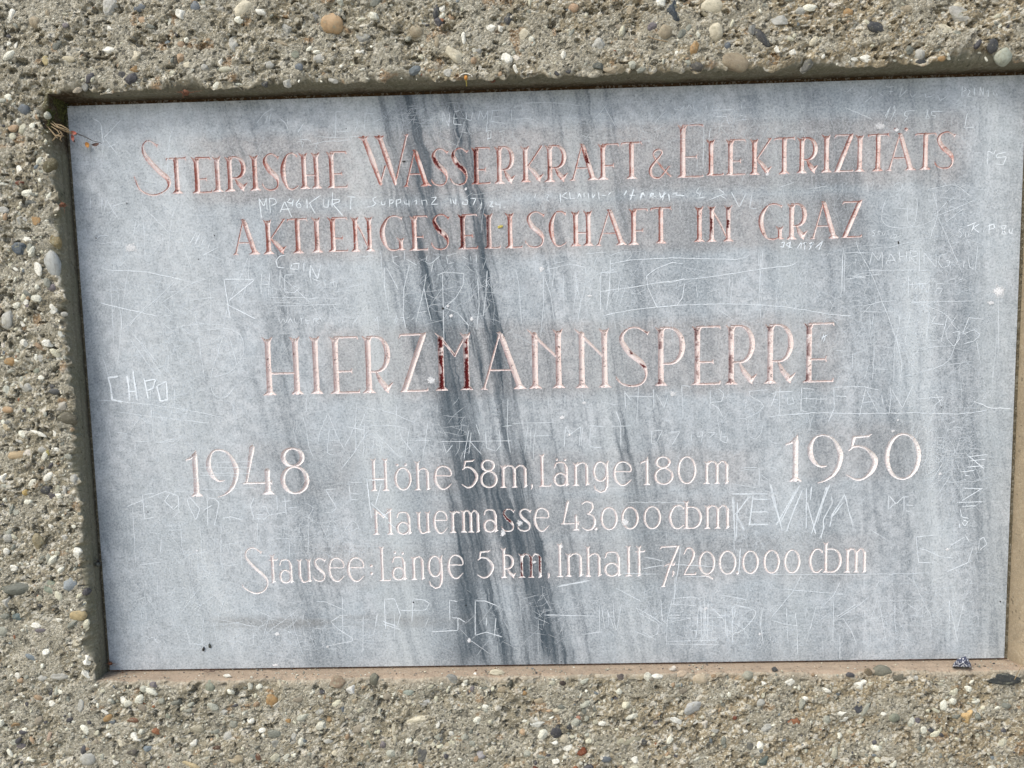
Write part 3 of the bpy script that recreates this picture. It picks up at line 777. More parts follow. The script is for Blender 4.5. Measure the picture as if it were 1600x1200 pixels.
    c_ = pale + (pink - pale) * np.clip(r_ * 2.0, 0, 1)[:, None]
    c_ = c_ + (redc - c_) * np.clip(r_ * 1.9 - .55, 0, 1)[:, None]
    if heavy > 0:
        xr = (pu[:, 0] - pu[:, 0].min()) / (np.ptp(pu[:, 0]) + 1e-6)
        wv = np.clip((.42 if heavy < .9 else .52) - xr, 0, 1) * 3 if ch in 'ELRPK' else 1.
        run = fbm(pu[:, 0] * .05, pu[:, 1] * .08, 3, li % 50)
        m = sstep(.30 - .12 * heavy, .55 - .2 * heavy, du / (3.8 if ri < 5 else 2.0) + .55 * (n2 - .5)) * sstep(.62 - .45 * heavy, .70 - .45 * heavy, run) * np.clip(wv, 0, 1)
        c_ = c_ + (dk - c_) * m[:, None]
    sp = sstep(.80, .86, vnoise(pu[:, 0] * .55, pu[:, 1] * .55, 7)) * sstep(.45, .6, n1) * (du > 1.) * (.8 if ri < 3 else .35)
    c_ = c_ + (bk - c_) * sp[:, None]
    cen = W3.mean(0)
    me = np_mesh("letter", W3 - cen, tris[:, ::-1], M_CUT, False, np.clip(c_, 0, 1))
    nm = "numeral" if ch in '0123456789' else ("punctuation_mark" if ch in '.,:' else "letter")
    me.name = nm
    o = part_of(plaque, nm, me); o.location = cen
    # contour for the stone
    b0 = len(slab_pts)
    cu = {}
    for a, b in cont:
        for v in (a, b):
            if v not in cu:
                cu[v] = b0 + len(cu); slab_pts.append(tuple(allp[v])); slab_owner.append(li)
        if cu[a] != cu[b]: slab_edges.append((cu[a], cu[b]))

# face of the slab
CORN = np.array([(105, 166), (1604, 117), (1569, 1028), (172, 1047)], float)


def quad(q, s, t):
    s = np.asarray(s)[..., None]; t = np.asarray(t)[..., None]
    return (q[0] * (1 - s) + q[1] * s) * (1 - t) + (q[3] * (1 - s) + q[2] * s) * t


def inq(q, x, y, m=0.):
    r = np.ones(np.shape(x), bool)
    for i in range(4):
        a, b = q[i], q[(i + 1) % 4]
        n = np.array([-(b - a)[1], (b - a)[0]]); n = n / np.linalg.norm(n)
        r &= ((x - a[0]) * n[0] + (y - a[1]) * n[1]) > m
    return r


gx, gy = np.meshgrid(np.arange(100, 1612, 3.), np.arange(110, 1054, 3.))
gx = gx + (np.indices(gx.shape)[0] % 2) * 1.5
gx, gy = gx.ravel(), gy.ravel()
ok = inq(CORN, gx, gy, 2.0)
gx, gy = gx[ok], gy[ok]
dg = DG[gy.round().astype(int), gx.round().astype(int)]
keep = (dg < -1.3) & ((dg > -13) | ((np.abs(gx % 12) < 3) & (np.abs(gy % 12) < 3)))
gx, gy = gx[keep], gy[keep]
nC = len(slab_pts)
slab_pts += list(zip(gx.tolist(), gy.tolist())); slab_owner += [-1] * len(gx)
bb = []
rs = np.random.default_rng(5)
for i in range(4):
    a, b = CORN[i], CORN[(i + 1) % 4]
    n = int(np.linalg.norm(b - a) / 6)
    nn = np.array([-(b - a)[1], (b - a)[0]]) / np.linalg.norm(b - a)
    for j in range(n):
        p = a + (b - a) * j / n
        if j: p = p + nn * (fbm(np.array([j * .21]), np.array([i * 9.7]), 3, 8)[0] * 1.3)
        bb.append(len(slab_pts)); slab_pts.append((float(p[0]), float(p[1]))); slab_owner.append(-1)
edges = slab_edges + [(bb[i], bb[(i + 1) % len(bb)]) for i in range(len(bb))]
vo, eo, fo, ov, oe, of = delaunay_2d_cdt([Vector(p) for p in slab_pts], edges, [], 0, 1e-5, True)
V2 = np.array([(v.x, v.y) for v in vo]); F = np.array(fo, int)
own = np.array([slab_owner[o_[0]] if o_ else -1 for o_ in ov])
cen = V2[F].mean(1)
fo_own = own[F]
allc = (fo_own >= 0).all(1)
good = inq(CORN, cen[:, 0], cen[:, 1], -.01)
for li in np.unique(fo_own[allc][:, 0]):
    # a triangle whose corners all lie on outlines: inside any of the letters concerned?
    sel = np.where(allc & (fo_own == li).any(1))[0]
    segs = letters[li][3]; ri = letters[li][0]
    c2 = cen[sel]
    v = seg_depth(c2[:, 0], c2[:, 1], segs) + (fbm(c2[:, 0] * .45, c2[:, 1] * .45, 2, 3) - .5) * (.95 if ri < 5 else .7)
    good[sel[v > 0]] = False
# any triangle reaching into a letter through a grid point is impossible (outlines are constraints)
F = F[good]
# winding towards the viewer
A = V2[F]
cr = (A[:, 1, 0] - A[:, 0, 0]) * (A[:, 2, 1] - A[:, 0, 1]) - (A[:, 1, 1] - A[:, 0, 1]) * (A[:, 2, 0] - A[:, 0, 0])
F[cr > 0] = F[cr > 0][:, ::-1]
W3 = P(V2[:, 0], V2[:, 1])
xi = np.clip(V2[:, 0].round().astype(int), 0, 1699); yi = np.clip(V2[:, 1].round().astype(int), 0, 1199)
hal = np.clip(1 - np.clip(-DG[yi, xi], 0, 8.5) / 8.5, 0, 1) ** 2.0 * np.where(RED[yi, xi] > 0, RED[yi, xi], 0)
hal = np.where(own >= 0, np.array([letters[o_][4] if o_ >= 0 else 0 for o_ in own]), hal)
# body of the slab: sides and back
nb = len(bb)
bidx = np.array([ov_i for ov_i in range(0)])
inv = {}
for i, o_ in enumerate(ov):
    for s_ in o_: inv[s_] = i
ring = np.array([inv[b_] for b_ in bb])
back = W3[ring].copy(); back[:, 1] += .03
nv = len(W3)
Vall = np.vstack([W3, back])
sides = []
for i in range(nb):
    a, b = ring[i], ring[(i + 1) % nb]; c2, d2 = nv + i, nv + (i + 1) % nb
    sides += [(a, c2, b), (b, c2, d2)]
Fall = np.vstack([F, np.array(sides)])
cc = np.zeros((len(Vall), 3)); cc[:nv, 0] = hal
me = np_mesh("slab", Vall, Fall, M_MARBLE, False, cc)
slab = part_of(plaque, "slab", me)

# ------------------------------------------------------------------ graffiti scratched into the stone
def ribbons(lines, width, jit=.3, step=7., wk=.92):
    V, Fc = [], []
    for pts in lines:
        p = np.array(pts, float)
        if len(p) < 2: continue
        if len(p) > 3 and step > 5: p = catmull(p, 3)
        # resample every ~7 px with a slight wobble
        seg = np.hypot(*np.diff(p, axis=0).T); s = np.concatenate([[0], np.cumsum(seg)])
        n = max(2, int(s[-1] / step) + 1)
        t = np.linspace(0, s[-1], n)
        q = np.stack([np.interp(t, s, p[:, 0]), np.interp(t, s, p[:, 1])], 1)
        q[1:-1] += rng.normal(0, jit, (max(0, n - 2), 2))
        d = np.gradient(q, axis=0); d /= np.hypot(d[:, 0], d[:, 1])[:, None] + 1e-9
        nrm = np.stack([-d[:, 1], d[:, 0]], 1)
        wd = width * .5 * wk * (.7 + .5 * rng.random(n)); wd[0] *= .55 if n < 5 else .3; wd[-1] *= .55 if n < 5 else .25
        a, b = q + nrm * wd[:, None], q - nrm * wd[:, None]
        y = -.00012 - rng.random() * .00035
        b0 = len(V)
        for i in range(n): V += [(*a[i], y), (*b[i], y)]
        for i in range(n - 1):
            k0 = b0 + 2 * i
            Fc += [(k0, k0 + 1, k0 + 3, k0 + 2)]
    V = np.array(V)
    W3 = P(V[:, 0], V[:, 1]); W3[:, 1] = V[:, 2]
    return W3, np.array(Fc)


def G(name, ox, oy, w, lv, text, sc=4., double=0):
    if oy == 900: w *= .8
    lines = []
    for s in text.split(";"):
        s = s.strip()
        if not s: continue
        pts = [tuple(float(c) for c in p.split(",")) for p in s.split()]
        pts = [(ox + a / sc, oy + b / sc) for a, b in pts]
        lines.append(pts)
        for _ in range(double):
            lines.append([(a + rng.normal(0, 1.1), b + rng.normal(0, 1.1)) for a, b in pts])
    if not lines: return
    # strokes that touch or nearly touch belong to one scratched mark
    gap = 16. if name == "scratched_writing" else 9.
    dense = []
    for p in lines:
        p = np.array(p); t = np.linspace(0, len(p) - 1, max(2, 5 * len(p)))
        dense.append(np.stack([np.interp(t, np.arange(len(p)), p[:, 0]), np.interp(t, np.arange(len(p)), p[:, 1])], 1))
    lab = list(range(len(lines)))
    for i in range(len(lines)):
        for j in range(i):
            if lab[i] != lab[j] and np.min(np.hypot(*(dense[i][:, None] - dense[j][None]).transpose(2, 0, 1))) < gap:
                a_, b_ = lab[i], lab[j]
                lab = [b_ if q == a_ else q for q in lab]
    for k_ in sorted(set(lab)):
        v, f = ribbons([l for l, q in zip(lines, lab) if q == k_], w, *((.10, 2.5, .98) if name == 'scratched_writing' else (.3, 7., .80)))
        c = v.mean(0)
        me = np_mesh(name, v - c, f, M_SCR[lv])
        o = part_of(plaque, name, me); o.location = c


N1, N2 = "scratched_writing", "scratch_mark"
G(N1, 0, 0, 1.2, 1, "577,738 625,765 638,800 640,980;632,790 650,900 650,930;755,750 690,820 650,860 730,960;675,920 725,900;1085,795 1060,870 1045,1080")
G(N1, 0, 0, 1.0, 0, "940,745 880,760 860,790 885,850 910,870 880,890;680,730 700,690 720,730;688,718 712,718;735,730 740,705 755,705 760,730;770,730 775,705 790,710 795,735;850,700 880,685 890,730 850,735;910,700 912,735;930,700 925,720 945,725 948,745;985,670 995,725")
G(N2, 0, 0, .9, 0, "1165,700 1200,685 1215,710 1170,735 1180,690 1165,760;1190,740 1215,745;1350,700 1365,740;1380,695 1375,745;1530,700 1540,750;1230,830 1240,875;1350,890 1365,850;1380,860 1400,880 1390,905;1490,860 1520,850 1500,920;1540,870 1570,900 1560,920;540,1160 570,1080 590,1060;600,1160 625,1100;625,1040 655,1020 700,1040;830,880 900,860")
G(N1, 400, 0, 1.1, 1, "5,770 50,710 100,680;60,770 75,720;80,765 95,705;150,740 185,770 205,820;200,780 195,730;260,830 300,770;500,700 495,865;500,700 555,692;500,825 580,820 595,815;630,740 635,780 615,825;680,705 738,712;682,705 677,808;680,755 700,750;720,770 790,740")
G(N2, 400, 0, 1.1, 1, "380,855 520,860 655,852;340,905 430,885 540,880 600,865;250,890 300,880 290,920;270,870 345,875 350,900;390,870 370,940")
G(N1, 400, 0, 1.15, 1, "1165,765 1168,700 1205,790 1212,700;1240,705 1235,775 1290,780;1235,740 1265,738;1240,700 1272,690;1312,700 1315,745 1345,755 1355,700;1388,750 1400,690 1425,745 1450,690 1445,780;1470,690 1570,688;1480,690 1468,760 1560,772;1475,730 1530,728;1445,760 1440,830;1435,820 1470,815 1468,865 1440,868;1450,820 1450,880;1555,815 1520,825;1595,680 1597,720 1600,760")
G(N2, 800, 0, .9, 1, "0,750 90,740 150,755;0,680 60,650 70,720;60,645 240,640 440,660;245,640 240,700;385,660 345,750;600,645 520,740;570,655 655,805;970,690 910,740 890,780;1200,780 1195,1050;430,840 460,855 495,860;380,720 360,770;1530,670 1560,660;885,820 950,780;1100,780 1180,760;450,880 480,840")
G(N1, 800, 0, 1.0, 1, "1010,680 1050,690 1080,660;1090,680 1110,655 1125,680;1130,655 1140,690;1215,660 1210,695;1255,670 1250,690 1380,685;1430,650 1440,690;1270,730 1340,728 1355,780;1420,720 1470,730;1420,750 1475,748;1240,800 1230,870;1300,790 1290,830")
G(N1, 1200, 0, 1.05, 1, "490,580 510,560 540,540 515,535;530,590 560,575 590,590;600,600 620,590;605,640 650,600;690,580 720,600;735,540 760,545 790,540;755,570 780,572;770,560 765,590;840,540 820,610 870,560;885,580 900,610 930,580;930,610 960,600;980,580 985,610 1030,600;1060,590 1075,630 1120,600")
G(N2, 1200, 0, .9, 1, "480,670 660,750;600,720 650,740")
G(N1, 1200, 0, 1.3, 1, "730,730 765,665 735,745;780,680 790,660 795,690 765,760;800,740 795,760;920,690 860,695 850,720 875,730 850,760;1095,695 1020,698 1020,720 1050,725 1035,745;985,690 1000,685 985,745 1010,740 990,700")
G(N1, 1200, 0, 1.4, 1, "1245,705 1228,800 1290,795")
G(N1, 1200, 0, 1.3, 2, "1215,540 1210,600;1225,545 1240,560 1215,575;1250,560 1265,570 1245,600 1270,605;1290,550 1290,600;1325,600 1325,540 1345,600 1345,545;1365,575 1380,560 1375,610;1410,575 1412,595;1425,580 1432,600")
G(N1, 1200, 0, 1.2, 2, "1370,1030 1375,945 1410,960;1425,935 1410,965;1490,950 1430,965 1425,985 1490,980 1470,1030 1420,1025")
G(N2, 1200, 0, .9, 1, "160,1140 70,1170;90,1160 85,1200;240,1180 370,1165;300,1140 298,1190;600,1150 615,1130 625,1190;640,1150 665,1130 650,1180;690,1140 700,1170;780,1180 800,1150 840,1140 830,1190 770,1200")
G(N2, 0, 300, 1.0, 1, "568,30 565,120;635,30 640,160 670,40;660,30 740,170;680,95 820,55;720,95 665,150;900,95 1060,260 1085,115;1060,260 1055,395;895,130 910,400;1030,290 905,440 905,300;965,260 1005,255 1025,290 990,305 970,280;840,170 880,195 850,230;850,180 835,270;860,290 850,420;600,300 625,270 680,275;600,310 640,325 690,315;700,315 760,318;1110,180 1160,370 1200,490")
G(N1, 0, 300, 1.4, 1, "1185,325 1225,255;1215,335 1250,260;1255,340 1275,295;1300,360 1310,320;1250,370 1280,345;1270,395 1365,345")
G(N2, 0, 300, 1.3, 2, "635,475 700,490 900,500 1150,550;620,690 800,735 980,775")
G(N2, 0, 300, .95, 1, "715,430 710,500;730,410 750,470 780,430;690,540 700,700 715,1000;735,600 770,900;810,440 770,700 745,1000 720,1140;765,860 1000,650 1100,550;790,860 940,680;1000,700 1090,640 1200,570 1300,540;770,860 980,1150;810,850 1020,1150;800,860 900,960 1000,1090;1310,540 1320,700 1310,900;1555,400 1490,560 1430,700 1390,880;1560,410 1550,560 1500,700;1070,845 1250,825 1400,830;1230,870 1400,855 1490,880 1525,950 1510,1040 1430,1130 1330,1160;1230,920 1270,950 1330,940 1390,880;1400,890 1350,1040 1310,1180;1430,890 1500,1150;1240,900 1280,1180;1150,720 1200,750;1180,680 1360,655;1020,700 1090,770 1000,780;640,1020 680,1160;1060,1000 1040,1170;980,780 1050,850 1120,880;1220,750 1240,900")
G(N1, 0, 300, 1.35, 2, "1400,545 1440,800;1400,545 1590,545;1590,550 1430,680;1415,700 1600,795")
G(N1, 0, 600, 2.2, 2, "740,-50 675,-40 690,0 700,100 770,110;796,-56 805,20 812,104;832,-84 846,10 860,104;800,50 854,44;900,-36 915,30 928,98;908,-20 972,-28 956,28 920,42;984,12 1040,-16 1050,100 1000,106 984,12", double=1)
G(N2, 0, 600, 1.15, 1, "605,100 700,105 1100,150 1400,210;735,175 960,205 1310,245;945,130 965,375;965,370 1110,340;1000,365 1110,355;845,360 845,410;845,360 935,358;680,280 690,350 730,348;720,300 790,310;940,0 940,120;1090,20 1095,150;1320,0 1330,50 1365,85 1420,75 1480,0;720,400 760,390 740,420 790,400")
G(N1, 0, 600, 1.35, 1, "890,690 905,845 965,830;895,690 965,685;905,765 940,760;795,765 1035,670 1115,700 1120,800 1075,840;1065,680 1030,730 1085,785 1115,755;1170,715 1180,760 1225,850 1250,780 1180,700;1295,690 1300,885;1270,790 1330,755;1300,710 1350,720 1370,745 1340,890;1390,840 1440,830 1520,850;1590,710 1565,760 1590,845")
G(N2, 0, 600, .95, 1, "830,770 835,900 850,1130;1130,880 1135,1000 1155,1090;1250,870 1265,1120;1385,850 1380,1100 1400,1180;1160,1075 1335,1035;930,930 1000,935;1010,960 1005,1060 1020,1070;1390,1010 1505,985;865,1130 1030,1110;1100,675 1185,675;1250,660 1440,655 1600,645;1330,490 1600,485;1240,520 1600,520;1250,555 1600,560;1245,570 1500,575;1400,1140 1530,1120;1505,990 1515,1180")
G(N1, 0, 600, .9, 0, "880,1040 875,1080;910,1040 880,1065 915,1090;930,1080 950,1060 940,1095 960,1080;1000,1090 1010,960;1040,1060 1035,1085;1060,1085 1080,1050;1085,1085 1110,1080")
G(N1, 400, 300, 1.4, 2, "35,160 18,40 50,90 65,35 70,115;90,130 85,40 120,45 130,70 95,85;150,130 180,60 225,160;155,110 215,105;215,40 195,65 225,70 235,45 225,95;275,40 250,75 260,100 285,95 275,70 255,80;318,40 320,105;405,20 335,70 370,135;420,40 425,95 450,95 455,45;480,0 475,95;470,50 520,45 525,60 480,75 545,150;570,30 622,32;595,30 590,110")
G(N1, 400, 300, 1.3, 2, "755,30 730,40 735,60 750,70 735,85 690,95;785,55 785,80 805,80 808,55;835,45 835,95;835,50 860,50 855,70 838,72;880,45 878,95;880,50 905,45 905,65 882,72;925,55 930,75 960,75;955,50 958,95;985,60 1005,50 1000,80;1035,50 1040,80;1038,55 1065,50 1070,80;1095,35 1130,32 1095,78 1140,75")
G(N1, 400, 300, 1.3, 2, "1215,40 1220,75;1230,45 1235,70 1250,70;1248,40 1250,80;1264,78 1267,81;1295,55 1290,75 1320,80 1325,50 1300,50;1340,40 1375,40 1355,85;1410,60 1405,110;1460,60 1480,65 1460,90 1485,95 1465,75 1480,55;1500,60 1500,80 1530,80;1525,60 1525,110;1545,95 1560,95")
G(N1, 400, 300, 1.25, 2, "185,395 150,400 125,430 135,470 180,475;225,450 215,480 265,485 270,445 230,450;300,440 300,500;335,540 340,455 385,545 405,450")
G(N1, 400, 300, 1.1, 1, "35,510 30,600 35,640;85,505 80,650;35,575 90,580;150,490 150,590;235,515 180,520 180,625 240,630 270,600 230,585;340,480 345,570;400,560 350,540;375,590 410,560;430,560 435,590;455,570 500,560 505,600;480,540 490,600")
G(N2, 400, 300, .9, 1, "80,660 540,665;110,715 550,700;100,690 350,700;150,520 350,700 420,820;420,640 480,760;620,800 700,700;730,400 620,410;620,530 700,545;560,600 650,580;480,700 520,760")
G(N1, 400, 300, 1.0, 1, "140,790 155,820 170,790 185,820 200,790;200,820 215,790 230,820;240,785 245,820 265,820;275,790 300,788;285,790 287,825;310,790 315,825 340,820;310,805 335,803;360,820 360,790 395,795 370,805 395,825;455,795 480,790 465,820 490,820;510,800 520,820;540,800 545,825;600,830 640,780;620,800 630,825;740,810 760,780 765,860;860,800 890,790 870,830;880,770 865,820;900,785 925,785 915,815;935,790 960,780;970,800 990,785")
G(N1, 400, 300, 1.0, 1, "805,470 805,600 830,740 820,790;815,470 890,610;960,450 925,600 920,760 935,850;1065,510 1050,600 1000,815;1050,600 1070,700 1095,805;1005,755 1070,745;1165,510 1170,700 1175,930;1130,520 1180,500 1300,510 1295,580 1250,660 1180,720;1175,720 1260,755 1330,835;1445,490 1435,650 1420,780;1385,540 1395,700 1380,860")
G(N2, 400, 300, .9, 0, "1590,560 1530,680 1520,830;1480,600 1530,540;1500,620 1560,560;1300,640 1380,520;1320,660 1400,560;1470,640 1540,560;1520,720 1600,722")
G(N1, 400, 300, .95, 1, "780,370 785,480;850,380 860,440 900,470;850,410 890,400;930,370 925,440;940,420 1010,460;1070,395 1060,440 1090,450 1150,400;1110,430 1095,500;1190,400 1200,450 1240,440;1260,380 1190,400;1290,400 1320,420;1340,400 1345,430;1375,390 1380,440")
G(N1, 800, 300, 1.5, 2, "300,5 305,70;345,0 310,25 350,45;360,0 365,45 395,40;410,40 420,5 435,40;450,5 450,35;475,5 480,40;500,5 505,40 520,10;540,0 545,50;560,20 590,25;620,0 600,20")
G(N1, 800, 300, 1.4, 2, "700,20 715,-10;740,50 760,-10;735,25 760,22;800,50 820,0 830,30;860,40 870,5 890,10 865,25 890,40;920,0 930,40 960,0;940,55 950,0;980,10 985,60;1000,15 1040,5;1030,0 1025,20 1075,25", double=1)
G(N1, 800, 300, 1.3, 1, "1370,0 1420,95 1465,5;1500,20 1485,100 1530,105;1150,40 1210,30;1180,0 1170,30;1230,50 1330,10 1290,-20;1300,20 1340,45;1170,-30 1150,0 1180,20;150,10 140,40;210,10 230,20 215,45 235,60")
G(N2, 800, 300, 1.0, 1, "20,480 40,560 60,820;20,500 40,470;195,500 195,700 180,905;200,520 240,640 265,800;150,400 160,430;200,390 200,430;210,490 340,455 440,465 462,485 455,600 420,720;320,510 325,700;400,480 405,600 380,750;400,560 430,700 410,810;340,430 250,450;265,490 250,600;450,390 590,375;540,395 510,460;590,410 660,380 740,375 745,400 700,440;800,370 790,420;835,370 830,420")
G(N1, 800, 300, 1.25, 1, "610,450 740,425 1000,412 1400,422 1460,410 1485,390;615,425 610,600 590,740;570,475 550,540 555,740;550,505 660,500;1070,450 1000,440 900,480 840,525 850,600 905,720 1030,710 1065,660 1078,570;920,560 1000,565 1080,540")
G(N2, 800, 300, 1.2, 2, "555,622 750,595 1000,555 1250,530 1600,475 1740,460 1780,440;570,775 700,745 900,720 1150,703 1400,700 1600,708 1750,725 2000,765 2100,775 2130,768")
G(N2, 800, 300, .9, 1, "1300,740 1390,805;1550,360 1555,500 1530,740;1570,360 1545,560 1555,800;1540,380 1560,700;1360,520 1350,680;1380,530 1365,700;1220,630 1290,610;1420,570 1480,520;1150,580 1160,660;1240,660 1235,740;680,520 650,700;720,560 670,720")
G(N1, 1200, 300, 1.7, 2, "80,320 105,310 95,345 75,340;140,310 130,355;145,310 110,330 150,350;180,355 210,310 205,360;215,325 235,315 225,345 240,310 225,365;255,325 275,315 262,340 285,310 255,365;295,350 345,302 315,365")
G(N2, 1200, 300, 1.0, 1, "760,0 770,40 815,10;745,30 715,110 715,190 780,220 870,225 980,200 1055,160;775,100 925,110;900,30 935,60 910,210 870,180 875,80;1045,0 1060,140 1010,300;1030,0 1055,100;1060,150 1160,380 1210,500;1065,120 1120,60;1060,150 1200,90 1300,45;1110,190 1230,100;1100,140 1115,190;1020,0 1000,-20 1060,-25 1120,-40 1180,-40 1270,30")
G(N1, 1200, 300, 1.8, 2, "1240,215 1300,190;1290,195 1270,250;1320,200 1280,225 1320,255;1345,245 1350,248;1385,200 1380,265;1370,215 1410,200 1415,225 1385,235;1430,265 1435,268;1455,215 1490,205 1460,260 1490,265 1455,215;1510,230 1505,255 1530,260;1530,225 1520,265")
G(N1, 1200, 300, 1.1, 1, "1215,225 1190,240 1215,265 1195,290;1235,250 1235,285;1255,250 1250,280 1275,270;675,235 650,245 670,265 645,280;690,240 695,270;680,252 705,245;710,250 720,275 735,250;775,270 765,290 800,285 805,265 775,270;810,280 830,270;780,300 815,300")
G(N1, 1200, 300, 1.15, 1, "635,455 650,375 690,430 715,370 715,470;735,455 765,385 800,440;740,430 800,425;820,370 825,440;865,370 862,445;820,405 865,400;885,440 888,365 935,375 930,400 890,410 930,450;945,350 945,500;975,450 975,380 1050,470 1050,385;1120,385 1075,395 1065,440 1090,475 1130,460 1135,430 1110,430;1175,410 1190,440;1225,430 1220,475;1250,410 1260,470 1290,485;880,520 875,660;905,560 900,600;880,580 1000,570;915,610 945,570 950,620;960,620 965,575 1000,635 1010,570;1105,570 1050,575 1050,600 1090,605 1070,640;1130,550 1170,540;1190,550 1215,545")
G(N2, 1200, 300, 1.1, 1, "660,355 720,345;740,350 930,305;550,300 570,370 640,500 700,650 770,830 820,990 835,1100 820,1200;470,345 460,540 455,660;480,360 475,640;465,400 468,620;480,380 640,380;480,545 700,510;510,525 630,540;625,490 1020,488;1310,330 1295,500")
G(N2, 1200, 300, 1.0, 1, "50,600 50,770;45,545 80,570 40,580;90,560 130,555;175,530 170,580;205,530 200,580;175,555 210,550;240,570 235,530;590,715 700,685 800,680;575,745 700,750 820,745;580,770 650,700;890,690 1290,680;890,690 960,695 1060,740 1120,775 1165,840 1195,880 1165,970 1130,1050 1050,1100 850,1150")
G(N1, 1200, 300, 1.1, 1, "1010,750 985,940;1050,770 1020,820 1100,830;1120,780 1080,940;1175,780 1110,870 1120,920 1160,965 1195,920 1200,870 1150,880;1350,797 1255,785 1215,890;1215,890 1290,860 1325,890 1290,930 1220,950")
G(N2, 1200, 300, 1.0, 1, "960,985 1060,965 1170,960;830,750 790,980 785,1200;890,740 850,980;930,700 920,740;780,870 830,980;635,760 640,850 630,900;660,760 650,840;770,750 760,800;420,990 510,995;530,990 525,1110;480,1100 525,1110;665,970 650,1190;660,1105 750,1110;625,1080 600,1170;880,1060 940,1130;900,1030 940,990;1100,1085 1290,1055;1300,920 1330,1080;1430,900 1400,1200;1440,650 1440,1000;370,670 340,720;380,670 410,720;100,670 130,720")
G(N1, 1200, 300, 1.4, 2, "350,885 335,930;362,890 345,940;335,912 375,890")
G(N2, 400, 600, 1.1, 1, "315,80 315,180 295,180;290,180 310,260 335,400 365,470;450,180 400,300 385,380;450,180 500,310 555,420;460,270 445,440 525,445;465,285 550,290;455,350 520,355;640,220 550,400;630,120 620,260 625,440;560,265 690,290;695,300 640,390 540,525;695,160 640,280;740,310 725,440;800,300 780,430;745,300 905,465;715,260 880,262 950,285;880,120 870,380;895,280 910,340 990,440;960,250 940,440;1075,240 1050,420 1035,500;955,352 1095,352;660,140 740,160 770,185;750,150 900,200 1000,250;680,240 670,460")
G(N1, 400, 600, 1.0, 1, "1170,370 1190,430 1230,380;1330,290 1310,400 1300,470;1330,350 1410,440;1375,250 1400,320;1435,300 1440,400 1500,420 1530,380 1520,290;1575,90 1570,300 1590,430;1540,265 1600,258;1150,360 1600,355;1345,300 1330,440")
G(N1, 400, 600, 1.15, 1, "570,612 670,618;580,615 592,740;590,680 650,690;590,720 640,725;500,655 435,660 505,775 475,800 425,805;130,700 135,790;180,700 190,820;0,815 80,820 190,800;220,730 160,735;200,775 270,770;30,770 60,765 85,820 50,845 0,840")
G(N1, 400, 600, 1.4, 2, "692,590 705,700 722,840;700,600 800,600;785,620 745,760;718,745 780,800 825,845;785,830 850,790;825,860 870,900")
G(N2, 400, 600, .9, 1, "305,745 360,775 325,840 330,980 320,1060;15,820 10,940 0,1060;0,1070 120,1075;100,970 220,965;210,980 210,1080;430,950 470,840 520,890;540,940 600,850 640,900 560,930;480,860 520,960")
G(N2, 800, 600, 1.0, 1, "0,245 260,240;100,250 80,440;150,240 130,480;85,325 260,320;120,250 110,430;230,90 228,190;330,60 330,150;440,50 450,140 510,155;550,110 650,130;1600,38 1490,45 1490,80 1575,130 1500,200 1400,220;1460,170 1510,160;1480,220 1475,310 1520,345 1560,300 1570,240;1465,90 1460,150;720,738 1090,740;560,200 620,140;1280,200 1300,320")
G(N1, 800, 600, 1.2, 1, "325,395 335,265 365,315 430,265 420,390;440,270 432,390;480,260 575,265;490,270 485,390 560,400;485,330 530,325;650,170 680,250 680,390;620,265 740,262")
G(N1, 800, 600, 1.1, 1, "875,290 870,370 900,375;890,290 940,290 900,370;985,300 1050,298 1000,380;1125,290 1120,360;1165,300 1160,330 1190,325 1195,300 1170,298;1190,330 1180,370;1215,300 1270,305 1230,340;1310,290 1300,350 1340,370 1350,330 1310,330")
G(N1, 800, 600, 1.05, 1, "705,40 710,150;705,50 745,105;790,20 780,230;725,75 880,80;885,30 885,160;900,60 950,150 975,70;1060,10 1070,210;1060,10 1120,15;1240,40 1235,220;1290,30 1325,60 1310,110 1240,115;1240,120 1290,150 1320,210")
G(N1, 800, 600, 1.35, 1, "1385,700 1395,980;1410,740 1400,960;1480,700 1400,820;1400,820 1450,920;1370,685 1600,688;1500,720 1600,725;1505,700 1480,890;1490,800 1600,795;1480,880 1600,880", double=1)
G(N2, 800, 600, 1.2, 1, "1430,525 1545,520 1545,650;1430,540 1530,535;1380,625 1540,650;1550,600 1600,610;1550,560 1600,600")
G(N1, 1200, 600, 1.35, 1, "10,620 50,780 90,920;20,700 80,880;200,630 80,860;190,650 50,880;215,660 160,800 110,925;240,650 240,900;270,640 265,720;245,740 300,940;385,630 320,780 270,940;365,640 300,860;395,700 400,740 345,850 350,900 320,970;480,690 390,830;485,700 505,800 530,890;470,740 400,830 385,890", double=1)
G(N2, 1200, 600, 1.15, 2, "0,205 100,195 300,180 560,185 900,180 1200,187 1380,160")
G(N1, 1200, 600, 1.1, 1, "20,60 50,55 20,140;40,50 155,48;75,15 70,190;30,100 60,95;120,80 125,130 165,120 150,80;210,20 205,170;215,25 290,35;215,90 355,95;240,75 240,120;300,80 300,125;330,80 330,120;245,175 200,165;410,20 415,150 375,240;410,20 610,15;420,75 490,78;610,30 570,200;615,40 690,180;590,115 660,110;760,10 770,70 755,195;770,30 840,150 910,0;710,70 720,130;930,95 1100,80 1030,145;1050,60 1090,150;590,15 700,40")
G(N2, 1200, 600, 1.5, 2, "1285,110 1340,125 1390,150 1450,150 1535,158")
G(N1, 1200, 600, 1.3, 1, "750,800 755,695 800,750 850,700 850,800;755,780 800,740;850,705 880,705;860,755 910,760;860,790 890,800;1040,945 925,955 940,1115 1020,1118;940,1028 980,1035 1080,1080 1160,1088;1230,955 1140,1010;1280,1020 1250,1115 1115,1175;1315,1040 1320,975 1345,955 1368,1000 1320,1040;1230,940 1260,990")
